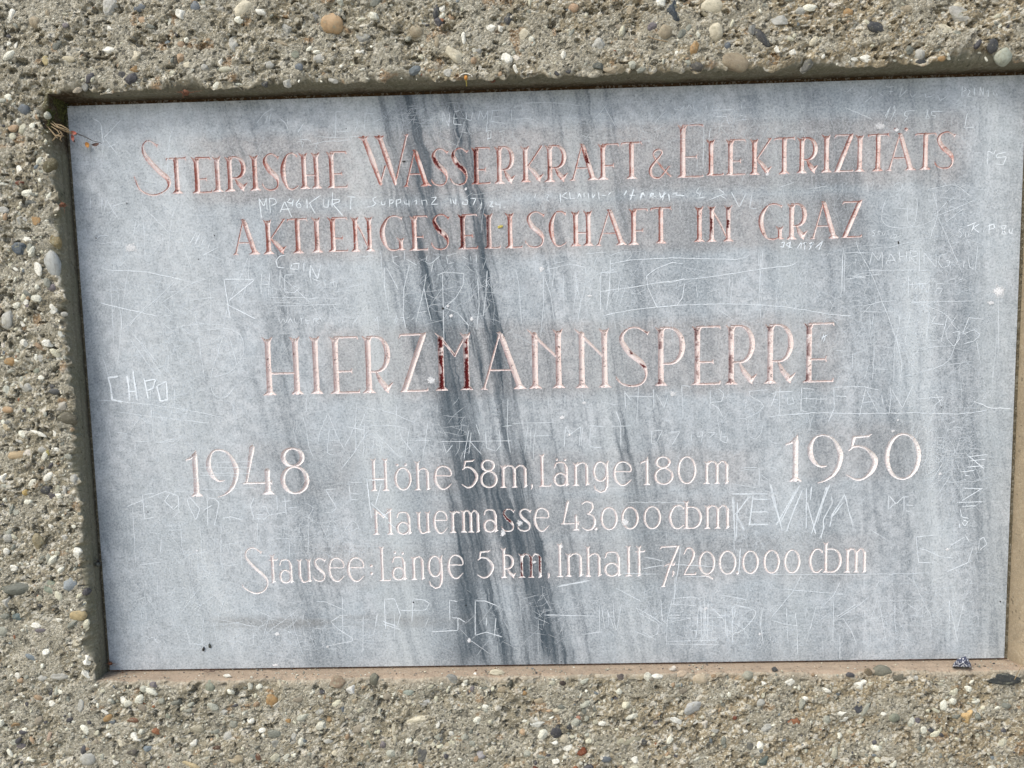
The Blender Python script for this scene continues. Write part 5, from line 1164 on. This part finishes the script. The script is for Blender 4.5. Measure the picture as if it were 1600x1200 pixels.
rows_p, rows_y, rows_c, rows_a = [], [], [], []
rimc = rim - nrm * chip[:, None]                 # actual broken edge on the front face
for i in range(NR1):
    # eight long rows far off, then closer rows up to the picture's surroundings
    if i < 8: q = far + (mid_ - far) * (1 - (1 - i / 8) ** 1.8)
    else: q = mid_ + (outp - mid_) * ((i - 8) / (NR1 - 8))
    rows_p.append(q); rows_y.append(('F', None))
for i in range(NR2):
    t = i / NR2
    rows_p.append(outp * (1 - t) + rimc * t); rows_y.append(('F', None))
V = []; CC = []; AX = []


def front_colour(u, v, h):
    n1 = fbm(u / 150, v / 150, 3, 70); n2 = fbm(u / 14, v / 11, 3, 74); n3 = vnoise(u / 3.1, v / 2.6, 77)
    warmth = sstep(500, 1300, u + .25 * v * 0) * .6 + n1 * .5
    c = np.array([.322, .300, .222]) + (np.array([.355, .295, .190]) - np.array([.322, .300, .222])) * np.clip(warmth, 0, 1)[:, None]
    c = c * (.80 + .42 * n2)[:, None] * (.90 + .2 * n3)[:, None]
    wfl = sstep(.64, .72, vnoise(u / 5.0, v / 3.6, 81)) * sstep(.40, .52, n2)
    c = c + (np.array([.76, .74, .64]) - c) * (wfl * .75)[:, None]
    pc = cement(u, v)[:, None]
    c = c + (np.array([.39, .37, .29]) * (.9 + .2 * n3)[:, None] - c) * pc * .7
    c = c * (1 - .35 * sstep(.62, .74, fbm(u / 9, v / 7, 2, 61)))[:, None]  # pits darkened in the colour, as shade
    ru = sstep(.72, .80, fbm(u / 30, v / 24, 3, 90))
    c = c + (np.array([.36, .20, .08]) - c) * (ru * .5)[:, None]
    return c


prev = None
hero_xy = np.array([(a, b, max(c_, d_)) for a, b, c_, d_, e_, f_ in HERO])
for k_, q in enumerate(rows_p):
    u, v = q[:, 0], q[:, 1]
    if k_ < NR1:
        lod = np.clip((k_ - 8) / (NR1 - 8), 0, 1)
        h = rough_far(u, v) * (k_ >= 8)
        if lod > .75: h = h + (rough_h(u, v) - h) * (lod - .75) * 4
    else: h = rough_h(u, v)
    # distance to the chipped rim: the face rounds off there
    dr = np.hypot(*(rimc - q).T)
    R = 2.0 + 8. * fbm(sarc / 24, sarc * 0 + 8.8, 3, 19) + 3 * bott * fbm(sarc / 60, sarc * 0 + 2.2, 2, 23) + chip * .35
    x = np.clip(dr / R, 0, 1)
    drop = R * (1 - np.sqrt(np.clip(1 - (1 - x) ** 2, 0, 1))) * .85
    smooth_lip = np.clip(1 - dr / (8 + 14 * bott * fbm(sarc / 70, sarc * 0 + .5, 2, 50) + 3), 0, 1)
    h = h * (1 - (.35 + .3 * bott) * smooth_lip) - drop
    for (hx, hy, ra, rb, dp) in HOLES:
        m = (np.abs(u - hx) < 2 * ra) & (np.abs(v - hy) < 2 * rb)
        if m.any():
            e = np.hypot((u[m] - hx) / ra, (v[m] - hy) / rb) + (vnoise(u[m] / 3, v[m] / 3, 3) - .5) * .5
            h[m] -= dp * sstep(1.15, .55, e)
    W3 = P(u, v, YF)
    W3[:, 1] -= h * .00092
    V.append(W3)
    c = front_colour(u, v, h)
    if k_ < NR1: c = c * 0 + c.mean(0) * (.85 + .3 * fbm(u / 70, v / 70, 2, 70))[:, None]
    lip = np.clip(1 - dr / (6 + 14 * fbm(sarc / 80, sarc * 0 + 4, 2, 51)), 0, 1)[:, None] * bott[:, None]
    c = c + (np.array([.38, .33, .25]) * (.9 + .2 * fbm(u / 8, v / 8, 2, 5))[:, None] - c) * np.clip(lip * 1.1, 0, .85)
    dirt = np.clip(1 - np.hypot((u - 78) / 26, (v - 180) / 60), 0, 1)[:, None]
    c = c + (np.array([.09, .085, .03]) - c) * np.clip(dirt * 1.6, 0, .85)
    CC.append(c); AX.append(np.clip(smooth_lip * .7, 0, 1))
# reveal: cast against planed boards, faint ridges along its length
edge3 = V[-1].copy()
baseW = P(base[:, 0], base[:, 1], 0.004)
rimW = P(rim[:, 0], rim[:, 1], YF)
for i in range(1, NR4 + 1):
    t = i / NR4
    # leave the broken edge, join the true reveal plane quickly
    q = rimW * (1 - t) + baseW * t
    s_ = np.exp(-t * 5.0)[None] if np.ndim(t) else math.exp(-t * 5.0)
    q = q * (1 - s_) + (edge3 * (1 - t) + baseW * t) * s_
    ridge = (vnoise(np.full(NS, t * 9.), sarc / 400, 60) - .5) * .0011 + (fbm(sarc / 14, np.full(NS, t * 5.), 3, 64) - .5) * .0010
    n3 = np.stack([nrm[:, 0], np.zeros(NS), -nrm[:, 1]], 1)
    q = q + n3 * ridge[:, None] * (math.sin(min(1, t * 1.15) * math.pi))
    V.append(q)
    u, v = sarc, t * 40
    n = fbm(sarc / 22, np.full(NS, t * 3.), 3, 66)
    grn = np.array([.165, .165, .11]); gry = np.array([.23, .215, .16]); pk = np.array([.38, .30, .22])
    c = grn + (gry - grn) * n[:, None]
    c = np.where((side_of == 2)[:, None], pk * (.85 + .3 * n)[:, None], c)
    c = np.where((side_of == 1)[:, None], np.array([.34, .28, .19]) * (.85 + .3 * n)[:, None], c)  # right face paler than left: side light put into the colour
    c = c * np.where(side_of == 0, .82, 1.)[:, None]  # top face darker: shade under the edge put into the colour
    # board line
    ln = np.exp(-((t - .55) / .05) ** 2)
    c = c * (1 - .2 * ln * (side_of == 3)[:, None])
    # soot in the top left corner; dark brown towards the top and left joints
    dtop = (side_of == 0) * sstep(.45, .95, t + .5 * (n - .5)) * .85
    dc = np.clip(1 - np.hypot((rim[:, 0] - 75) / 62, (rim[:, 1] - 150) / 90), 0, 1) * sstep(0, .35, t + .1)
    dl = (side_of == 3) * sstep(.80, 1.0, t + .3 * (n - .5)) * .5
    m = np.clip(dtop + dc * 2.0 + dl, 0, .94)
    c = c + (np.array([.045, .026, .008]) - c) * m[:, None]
    spot = sstep(.80, .86, fbm(sarc / 5, np.full(NS, t * 12.), 2, 71))
    c = c * (1 - .6 * spot[:, None])
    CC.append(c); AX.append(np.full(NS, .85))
V = np.vstack(V); CC = np.vstack(CC); AX = np.concatenate(AX)
nr = len(V) // NS
ii_ = np.arange(NS); jj = (ii_ + 1) % NS
faces = []
for r in range(nr - 1):
    a, b = r * NS + ii_, r * NS + jj
    faces.append(np.stack([a, b, b + NS, a + NS], 1))
faces = np.vstack(faces)[:, ::-1]
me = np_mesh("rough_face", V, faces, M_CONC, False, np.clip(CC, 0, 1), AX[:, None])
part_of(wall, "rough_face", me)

# mortar bed round the slab, set back a little
stone_e = ringpt(CORN)
b0 = P(base[:, 0], base[:, 1], .0065); b1 = P(stone_e[:, 0], stone_e[:, 1], .007)
inn = P(*(stone_e + nrm * 4).T, .012)
out_ = P(*(base - nrm * 3).T, .0065)
n = fbm(sarc / 6, sarc * 0, 3, 80)
b0[:, 1] += (n - .5) * .003
V2m = np.vstack([out_, b0, b1, inn])
fm = []
for r in range(3):
    a, b = r * NS + ii_, r * NS + jj
    fm.append(np.stack([a, b, b + NS, a + NS], 1))
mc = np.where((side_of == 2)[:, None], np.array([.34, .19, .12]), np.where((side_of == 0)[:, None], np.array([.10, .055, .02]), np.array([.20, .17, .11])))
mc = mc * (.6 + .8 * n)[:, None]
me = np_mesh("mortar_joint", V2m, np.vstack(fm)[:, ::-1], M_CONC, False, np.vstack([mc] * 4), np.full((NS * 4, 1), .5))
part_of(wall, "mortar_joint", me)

# --- pebbles
def pebble_mesh(name, seed, sub, angular, flat=1.):
    import bmesh
    bm = bmesh.new(); bmesh.ops.create_icosphere(bm, subdivisions=sub, radius=1)
    r = np.random.default_rng(seed)
    if angular:
        pl = [(r.normal(size=3), r.uniform(.55, .85)) for _ in range(9)]
        pl = [(n_ / np.linalg.norm(n_), d_) for n_, d_ in pl]
    off = r.uniform(0, 50, 3)
    for v in bm.verts:
        p = np.array(v.co)
        if angular:
            for n_, d_ in pl:
                k_ = p @ n_
                if k_ > d_: p = p - n_ * (k_ - d_)
        a = vnoise(np.array([p[0] * 1.6 + off[0]]), np.array([p[1] * 1.6 + p[2] * 1.1 + off[1]]))[0] - .5
        b = vnoise(np.array([p[0] * 4 + off[1]]), np.array([p[2] * 4 + p[1] * 3 + off[2]]))[0] - .5
        p = p * (1 + a * (.34 if not angular else .22) + b * (.06 if not angular else .14))
        v.co = p
    me = bpy.data.meshes.new(name); bm.to_mesh(me); bm.free()
    me.polygons.foreach_set("use_smooth", np.full(len(me.polygons), not angular, bool))
    me.materials.append(M_PEB)
    return me


PM = [pebble_mesh("pebble", s, 3, False) for s in range(9)] + [pebble_mesh("pebble", 40 + s, 3, True) for s in range(9)]
PXM = .001036
for i, (x, y, rx, ry, an, c) in enumerate(HERO):
    hh = float(rough_h(x + np.array([0, -1, 1, 0, 0]) * rx * .9, y + np.array([0, 0, 0, -1, 1]) * ry * .9).mean())
    lum = sum(c) / 3
    ang = (lum > .45 and max(rx, ry) < 14 and rng.random() < .9) or rng.random() < .6
    o = bpy.data.objects.new("pebble", PM[rng.integers(9, 18) if ang else rng.integers(0, 9)])
    COL.objects.link(o); o.parent = wall; o.matrix_parent_inverse = Matrix.Translation(-Vector(wall.location))
    rz = min(rx, ry) * .62
    p = P(x, y, YF)
    dmid = inq(RIM, x, y, -3)
    p[1] += (-hh + rz * (.45 if min(rx, ry) > 5 else .3)) * .00092 * (1 if not dmid else 1.5)
    if dmid: p[1] += .006
    o.location = tuple(p)
    o.rotation_euler = (rng.normal(0, .12), math.radians(an), rng.normal(0, .12))
    sc = PXM * .93
    o.scale = (rx * sc * 1.12, rz * sc, ry * sc * 1.12)
    m_ = sum(c) / 3
    o.color = (*[min(1, max(0, m_ + (q - m_) * .8)) * 1.05 for q in c[:2]], (m_ + (c[2] - m_) * .8) * .97, 1)

# --- smaller aggregate, far too many to pick apart
ico = None
import bmesh
bm = bmesh.new(); bmesh.ops.create_icosphere(bm, subdivisions=1, radius=1)
IV = np.array([v.co[:] for v in bm.verts]); IF = np.array([[v.index for v in f.verts] for f in bm.faces]); bm.free()
bm = bmesh.new(); bmesh.ops.create_icosphere(bm, subdivisions=2, radius=1)
IV2 = np.array([v.co[:] for v in bm.verts]); IF2 = np.array([[v.index for v in f.verts] for f in bm.faces]); bm.free()


def grit(n, rmin, rmax, IVx, IFx, pal, wts, name, sharp=.3, seed=1):
    r = np.random.default_rng(seed)
    far_ = 260 if rmax > 4 else 0
    x = r.uniform(-28 - far_, 1690 + far_, n * 3); y = r.uniform(-28 - far_, 1228 + far_, n * 3)
    dens = .28 + .55 * (x < 400) * (y > 130) + .45 * (y > 1040)
    ok_ = ~inq(RIM, x, y, -4) & (r.random(n * 3) < dens) & ((x < 1625) | (far_ > 0))
    ok_ &= (fbm(x / 40, y / 40, 2, 55) > .33 + .2 * r.random(n * 3) - .1)
    x, y = x[ok_][:n], y[ok_][:n]
    # keep clear of the named pebbles
    d = np.min(np.hypot(x[:, None] - hero_xy[None, :, 0], y[:, None] - hero_xy[None, :, 1]) / hero_xy[None, :, 2], axis=1)
    x, y = x[d > 1.0], y[d > 1.0]; n = len(x)
    s = rmin * (rmax / rmin) ** (r.random(n) ** 1.9)
    el = np.stack([s * r.uniform(.8, 1.7, n), s * r.uniform(.35, .8, n), s * r.uniform(.55, 1.05, n)], 1)
    an = r.normal(-.5, .75, n)
    inn_ = (x > -30) & (x < 1700) & (y > -30) & (y < 1230)
    h = np.where(inn_, rough_h(x, y), rough_far(x, y))
    p = P(x, y, YF); p[:, 1] -= (h - el[:, 1] * .45) * .00092
    jit = 1 + r.normal(0, sharp, (n, len(IVx), 1)) * .55
    v = IVx[None] * jit * el[:, None, :]
    ca, sa = np.cos(an)[:, None], np.sin(an)[:, None]
    vx = v[..., 0] * ca + v[..., 2] * sa; vz = -v[..., 0] * sa + v[..., 2] * ca
    v = np.stack([vx, v[..., 1], vz], -1) * PXM + p[:, None, :]
    f = IFx[None] + (np.arange(n) * len(IVx))[:, None, None]
    ci = r.choice(len(pal), n, p=np.array(wts) / sum(wts))
    c = np.array(pal)[ci] * r.uniform(.75, 1.2, (n, 1))
    c = np.repeat(c, len(IVx), 0)
    me = np_mesh(name, v.reshape(-1, 3), f.reshape(-1, 3), M_GRIT, False, np.clip(c, 0, .8))
    o = part_of(wall, name, me); tag(o, kind="stuff")


PAL = [(.70, .70, .58), (.54, .53, .40), (.37, .38, .31), (.21, .22, .18), (.07, .07, .075), (.36, .26, .16), (.27, .24, .18), (.30, .13, .06), (.16, .19, .2)]
WT = [26, 20, 14, 12, 7, 7, 10, 1.5, 3]
grit(4200, 2.6, 8.5, IV2, IF2, PAL, WT, "small_gravel", .16, 3)
grit(8000, .9, 2.5, IV, IF, PAL, [30, 22, 14, 10, 6, 5, 10, 1, 2], "coarse_sand", .3, 4)

# ------------------------------------------------------------------ small loose things
def tube(bm_v, bm_f, pts, rad):
    """append a 5-sided tube through world points"""
    pts = [Vector(p) for p in pts]; n = 5
    rr = rad if isinstance(rad, (list, tuple)) else [rad] * len(pts)
    b0 = len(bm_v)
    for i, p in enumerate(pts):
        t = (pts[min(i + 1, len(pts) - 1)] - pts[max(i - 1, 0)]).normalized()
        a = t.orthogonal().normalized(); b = t.cross(a)
        for k_ in range(n):
            an = 2 * math.pi * k_ / n
            bm_v.append(tuple(p + (a * math.cos(an) + b * math.sin(an)) * rr[i]))
    for i in range(len(pts) - 1):
        for k_ in range(n):
            a = b0 + i * n + k_; b = b0 + i * n + (k_ + 1) % n
            bm_f.append((a, b, b + n, a + n))


def pt(u, v, y): return tuple(P(u, v, y))


def root(name, u, v, y, label, cat, group=None):
    o = link(name, None); o.location = pt(u, v, y); tag(o, label, cat, group); return o


def tubes(parent, name, lines, mat):
    V_, F_ = [], []
    for pts, r in lines: tube(V_, F_, pts, r)
    me = np_mesh(name, np.array(V_), np.array(F_), mat, True)
    return part_of(parent, name, me)


def leaf(parent, name, cu, cv, y, L, Wd, ang, curl, mat, fold=.3):
    """small dry leaf: pointed outline, folded along the rib and curled"""
    V_, F_ = [], []
    n = 8
    c0 = Vector(pt(cu, cv, y)); ca, sa = math.cos(ang), math.sin(ang)
    for i in range(n + 1):
        t = i / n
        w_ = Wd * math.sin(math.pi * t ** .8) ** .9 * .5 + .00005
        for s in (-1, 0, 1):
            x_ = (t - .5) * L; z_ = s * w_
            d = -curl * (t - .4) ** 2 * L * 2 - abs(s) * w_ * fold + rng.normal(0, L * .012)
            V_.append((x_ * ca - z_ * sa, d, -(x_ * sa + z_ * ca)))
    for i in range(n):
        for s in range(2):
            a = i * 3 + s
            F_.append((a, a + 1, a + 4, a + 3))
    nb_ = len(V_)
    V2_ = V_ + [(x, y_ + .0002, z) for x, y_, z in V_]
    F2_ = F_ + [tuple(q + nb_ for q in f[::-1]) for f in F_]
    me = np_mesh(name, np.array(V2_), np.array(F2_), mat, True)
    if parent is None:
        o = link(name, me); o.location = c0; return o
    o = part_of(parent, name, me); o.location = c0
    return o


M_STRAW = simple_mat("dry_straw", (.27, .20, .11), .8, .3)
M_STEM = simple_mat("dark_stem", (.05, .04, .03), .7)
M_REDLEAF = simple_mat("red_leaf", (.26, .06, .035), .6, .4)
M_ORANGE = simple_mat("orange_leaf", (.50, .22, .04), .6, .3)
M_BROWN = simple_mat("brown_leaf", (.085, .045, .035), .7, .4)
M_RUST = simple_mat("rusty_debris", (.13, .052, .024), .8, .6, 500)
M_BLACK = simple_mat("black_shell", (.012, .011, .010), .45)
M_SEED = simple_mat("seed_husk", (.05, .055, .045), .5, .5, 600)
M_WEB = simple_mat("pale_silk", (.7, .68, .6), .8)
M_YEL = simple_mat("yellow_crumb", (.5, .42, .1), .8)
M_MOSS = simple_mat("olive_moss", (.07, .075, .02), .95, .5, 500)

# dried sprig in the top left corner of the recess
sp = root("dried_sprig", 92, 200, -.02, "dried straw coloured sprig with reddish leaves, stuck in the recess's top left corner", "dead plant")
L = []
for a in [((76, 190, -.030), (86, 197, -.034), (100, 204, -.034), (112, 210, -.03)), ((80, 188, -.028), (92, 199, -.036), (104, 203, -.036), (118, 212, -.028)), ((78, 196, -.03), (90, 204, -.036), (96, 214, -.036)), ((92, 204, -.034), (98, 209, -.038), (94, 218, -.037), (97, 221, -.036)), ((84, 210, -.034), (94, 213, -.038), (100, 212, -.036)), ((88, 194, -.03), (96, 196, -.034), (108, 203, -.032)), ((70, 194, -.036), (80, 204, -.038), (90, 216, -.038)), ((96, 207, -.036), (88, 213, -.037), (82, 220, -.036)), ((100, 205, -.034), (112, 206, -.030), (120, 211, -.026))]:
    L.append(([pt(*q) for q in a], [.0008, .0011, .0009, .0004][:len(a)]))
tubes(sp, "straw", L, M_STRAW)
tubes(sp, "stem", [([pt(*q) for q in ((118, 208, -.028), (130, 213, -.026), (145, 220, -.022), (157, 223, -.018), (159, 224, -.016))], .00045), ([pt(*q) for q in ((120, 208, -.026), (133, 213, -.024), (142, 218, -.020))], .0003)], M_STEM)
leaf(sp, "leaf", 116, 208, -.030, .012, .006, .2, .4, M_REDLEAF)
leaf(sp, "leaf", 114, 216, -.028, .011, .005, 1.4, .3, M_REDLEAF)
leaf(sp, "leaf", 151, 226, -.018, .014, .0052, -.1, .6, M_BROWN)
leaf(sp, "leaf", 116, 221, -.026, .004, .003, 1.3, .2, M_BROWN)
lf = leaf(None, "dead_leaf", 137, 227, -.004, .0105, .0068, 1.2, .4, M_ORANGE)
tag(lf, "small orange dead leaf caught on the marble below the dark stem", "leaf")

# moss and soot in that corner
mo = link("moss_patch", None); mo.location = pt(80, 190, -.03); tag(mo, "dark olive moss and dirt lining the top left corner of the recess", "moss")
r = np.random.default_rng(8); Vm, Fm = [], []
n = 1800
uu = r.normal(89, 10, n); vv = np.minimum(r.uniform(150, 222, n), r.uniform(150, 222, n))
kk = r.random(n)
for i in range(n):
    yy = -.034 + .034 * np.clip((uu[i] - 76) / 26, 0, 1)
    s = .0004 + .0013 * r.random() ** 2
    c0 = np.array(pt(uu[i], vv[i], yy))
    if uu[i] > 105 + 9 * max(0, 1 - (vv[i] - 155) / 18) or uu[i] < 72 or vv[i] < 151: continue
    b0 = len(Vm)
    for p in IV: Vm.append(tuple(c0 + p * s * (1 + .4 * r.normal())))
    for f in IF: Fm.append(tuple(f + b0))
me = np_mesh("moss_clumps", np.array(Vm), np.array(Fm), M_MOSS, True)
o = part_of(mo, "moss_clumps", me); tag(o, kind="stuff")

# rusty curled bits hanging under the top edge
def debris(u, v, y, name, label, cat, mat, s, seed, n=7):
    rt = root(name, u, v, y, label, cat)
    r = np.random.default_rng(seed)
    lines = []
    c0 = np.array(pt(u, v, y))
    for _ in range(n):
        d = r.normal(size=3); d[1] *= .5; d /= np.linalg.norm(d)
        e = r.normal(size=3) * .4
        lines.append(([tuple(c0 + d * s * .2), tuple(c0 + (d + e) * s * .6), tuple(c0 + (d + e * 1.8) * s)], [s * .06, s * .045, s * .012]))
    tubes(rt, "filament", lines, mat)
    V_ = IV2 * (1 + r.normal(0, .16, (len(IV2), 1))) * np.array([s * .55, s * .4, s * .42])
    me = np_mesh("husk", V_, IF2, mat, False)
    o = part_of(rt, "husk", me); o.location = tuple(c0)
    return rt
debris(290, 145, -.036, "withered_leaf", "rusty brown withered leaf scrap hanging under the top edge near its left end", "leaf scrap", M_RUST, .011, 1, 8)
debris(770, 126, -.036, "withered_leaf", "small reddish withered crumb under the top edge right of the pale cocoon", "leaf scrap", M_RUST, .007, 2, 5)
debris(172, 1037, -.010, "withered_leaf", "tiny red brown withered scrap in the bottom left corner of the recess", "leaf scrap", M_RUST, .007, 3, 7)
debris(98, 320, -.040, "root_tuft", "thin reddish root tuft sticking out of the left edge of the recess", "root", M_RUST, .009, 4, 5)
# cocoon with a pale arched cap
co = root("insect_cocoon", 728, 122, -.040, "tiny orange insect cocoon under a pale arched cap on the top edge", "cocoon")
arc = [pt(728 + 10 * math.cos(a), 121 - 6 * math.sin(a), -.044) for a in np.linspace(.1, math.pi - .1, 9)]
tubes(co, "cap", [(arc, [.0004] + [.0009] * 7 + [.0004])], M_WEB)
V_ = IV2 * np.array([.0028, .0022, .0042])
o = part_of(co, "body", np_mesh("body", V_, IF2, M_ORANGE, True)); o.location = pt(728, 121, -.042)
tubes(co, "thread", [([pt(728, 125, -.041), pt(729, 130, -.036), pt(729, 134, -.030)], [.0012, .0008, .001])], M_YEL)

# seeds lying on the marble near the foot
for (u, v, a, lab) in [(318, 1014, .25, "dark pointed seed husk, the left one of two on the marble near its bottom left"), (327.5, 1009, -.15, "grey green seed husk, the right one of two on the marble near its bottom left")]:
    V_ = IV2 * np.array([.0021, .0014, .0042]); V_[:, 0] *= 1 - .35 * IV2[:, 2]
    o = link("seed_husk", np_mesh("seed_husk", V_, IF2, M_SEED if v < 1010 else M_BLACK, True))
    o.location = pt(u, v, -.0012); o.rotation_euler = (0, a, 0); tag(o, lab, "seed", "seed husks on the marble")

# spider in the left reveal
sdr = root("spider", 153, 881, -.012, "tiny dark round bodied spider on the left side of the recess", "spider")
b = IV2 * np.array([.0045, .0036, .0045]); o = part_of(sdr, "abdomen", np_mesh("abdomen", b, IF2, M_SEED, True)); o.location = pt(153, 882, -.014)
b = IV2 * np.array([.002, .002, .002]); o = part_of(sdr, "head", np_mesh("head", b, IF2, M_BLACK, True)); o.location = pt(153, 876, -.014)
for k_, (ax, ay) in enumerate([(8, -10), (11, -5), (11, 2), (8, 8), (-7, -9), (-9, -4), (-9, 3), (-7, 8)]):
    tubes(sdr, "leg", [([pt(153, 878, -.014), pt(153 + ax * .6, 878 + ay * .7, -.019), pt(153 + ax, 878 + ay, -.012)], [.0004, .0003, .0002])], M_BLACK)

# speckled stone chip on the ledge
kst = NB("speckled_stone"); oc = kst.n("ShaderNodeTexCoord").outputs["Object"]
f = kst.noise(oc, 420, 2, .6)
kst.l(kst.mix(kst.ramp(f, .54, .57), (.045, .052, .085), (.62, .63, .64)), kst.b.inputs["Base Color"]); kst.b.inputs["Roughness"].default_value = .5
st = [(1489, 1041), (1517, 1042), (1516, 1037), (1512, 1030), (1508, 1026), (1502, 1028), (1497, 1030), (1491, 1036)]
Vs = []
for dy, sc_ in ((-.040, .92), (-.034, 1.), (-.012, .95)):
    cxy = np.mean(st, 0)
    for (a, b) in st:
        Vs.append(pt(cxy[0] + (a - cxy[0]) * sc_ * 1.08, cxy[1] + (b - cxy[1]) * sc_ * 1.12, dy + rng.normal(0, .0012)))
n8 = len(st); Fs = []
for r_ in range(2):
    for i in range(n8):
        a, b = r_ * n8 + i, r_ * n8 + (i + 1) % n8
        Fs.append((a, b, b + n8)); Fs.append((a, b + n8, a + n8))
Vs.append(tuple(np.array(Vs[:n8]).mean(0) + np.array([0, -.003, 0]))); Vs.append(tuple(np.array(Vs[2 * n8:3 * n8]).mean(0)))
for i in range(n8):
    Fs.append((3 * n8, (i + 1) % n8, i)); Fs.append((3 * n8 + 1, 2 * n8 + i, 2 * n8 + (i + 1) % n8))
Vs = np.array(Vs); c0 = Vs.mean(0)
o = link("stone_chip", np_mesh("stone_chip", Vs - c0, np.array(Fs), kst.m, False)); o.location = c0
tag(o, "dark blue and white speckled stone chip standing on the bottom ledge near the right end", "stone")

# straws and fibres
for name, lab, lines, mat in [
    ("straw_bit", "short pale straw leaning on the dark long pebble at the lower right", [([pt(1585, 1062, -.050), pt(1590, 1052, -.052), pt(1597, 1038, -.048)], .0006)], M_STRAW),
    ("dry_stalk", "short pale dry stalk lying on the concrete above the plaque, right of the middle", [([pt(1012, 57, -.048), pt(1025, 62, -.050), pt(1043, 65, -.047)], .0009)], M_STRAW),
    ("twig_bit", "tiny dark curled twig on the bottom ledge left of the middle", [([pt(313, 1048, -.012), pt(322, 1045, -.014), pt(333, 1049, -.014), pt(341, 1045, -.012)], .0006), ([pt(316, 1048, -.012), pt(324, 1050, -.014), pt(336, 1048, -.012)], .0005)], M_BROWN),
    ("dark_fibre", "thin dark fibre on the bottom ledge left of the speckled stone", [([pt(1421, 1030, -.006), pt(1430, 1031, -.007), pt(1438, 1030.5, -.006)], .0005)], M_BROWN)]:
    rt = root(name, *{"straw_bit": (1590, 1052, -.05), "dry_stalk": (1025, 62, -.05), "twig_bit": (325, 1047, -.013), "dark_fibre": (1430, 1031, -.006)}[name], lab, "plant bit")
    tubes(rt, "fibre", lines, mat)

# tiny dark and yellow specks on the stone
sv_, sf_ = [], []
for (u, v, a, b) in [(692, 482, 1.7, 1.7), (646, 941, 1.3, 1.3), (728, 946, 1., 1.2), (1404, 379, 1.2, 2.6), (1481, 315, .9, .9), (1471, 636, 1, 1), (631, 252, 2.6, 1.2), (335, 368, .9, .9), (310, 405, 1, 1.2), (375, 160, .9, .9), (198, 318, 1, 1), (150, 372, 1.6, 1), (541, 201, .8, .8), (690, 640, .9, .9), (777, 640, .9, .9), (231, 800, 1, 1), (1563, 940, 1.3, 1.3), (737, 528, .9, .9), (877, 1034, 1.3, 1.), (504, 145, .8, .8)]:
    b0 = len(sv_); c0 = np.array(pt(u, v, -.0005))
    for p in IV: sv_.append(tuple(c0 + p * np.array([a, .6, b]) * .001 * (1 + .2 * rng.normal())))
    for f in IF: sf_.append(tuple(f + b0))
o = link("dirt_specks", np_mesh("dirt_specks", np.array(sv_), np.array(sf_), M_BLACK, True))
tag(o, "scattered tiny black dirt specks sticking to the marble", "dirt", kind="stuff")
V_ = IV2 * (1 + rng.normal(0, .2, (len(IV2), 1))) * np.array([.0045, .0012, .0022])
o = link("lichen_fleck", np_mesh("lichen_fleck", V_, IF2, M_YEL, False)); o.location = pt(782, 354, -.0006); o.rotation_euler = (0, -.25, 0)
tag(o, "tiny yellow lichen fleck on the marble between two of the upper carved letters", "lichen")

# grit that has fallen on the bottom ledge
r = np.random.default_rng(31)
Vg, Fg, Cg = [], [], []
idx2 = np.where(side_of == 2)[0]
for _ in range(1500):
    i = int(r.choice(idx2)); t = float(np.clip(r.beta(1.2, 1.6), .02, .98))
    if r.random() > .25 + 1.2 * max(0, vnoise(np.array([i / 55.]), np.array([2.]), 9)[0] - .35): continue
    p = rimW[i] * (1 - t) + baseW[i] * t
    s_ = .00035 + .0014 * r.random() ** 3.5
    p = p + np.array([0, 0, s_ * .5])
    b0 = len(Vg)
    sh = np.array([r.uniform(.8, 1.5), r.uniform(.7, 1.2), r.uniform(.5, .9)]) * s_
    for q in IV: Vg.append(tuple(p + q * sh * (1 + .25 * r.normal())))
    for f in IF: Fg.append(tuple(f + b0))
    c = np.array(PAL[int(r.choice(len(PAL), p=np.array(WT) / sum(WT)))]) * r.uniform(.6, 1.)
    Cg += [c] * len(IV)
o = link("ledge_grit", np_mesh("ledge_grit", np.array(Vg), np.array(Fg), M_GRIT, False, np.array(Cg)))
tag(o, "fine grit and crumbs lying on the bottom ledge of the recess", "grit", kind="stuff")
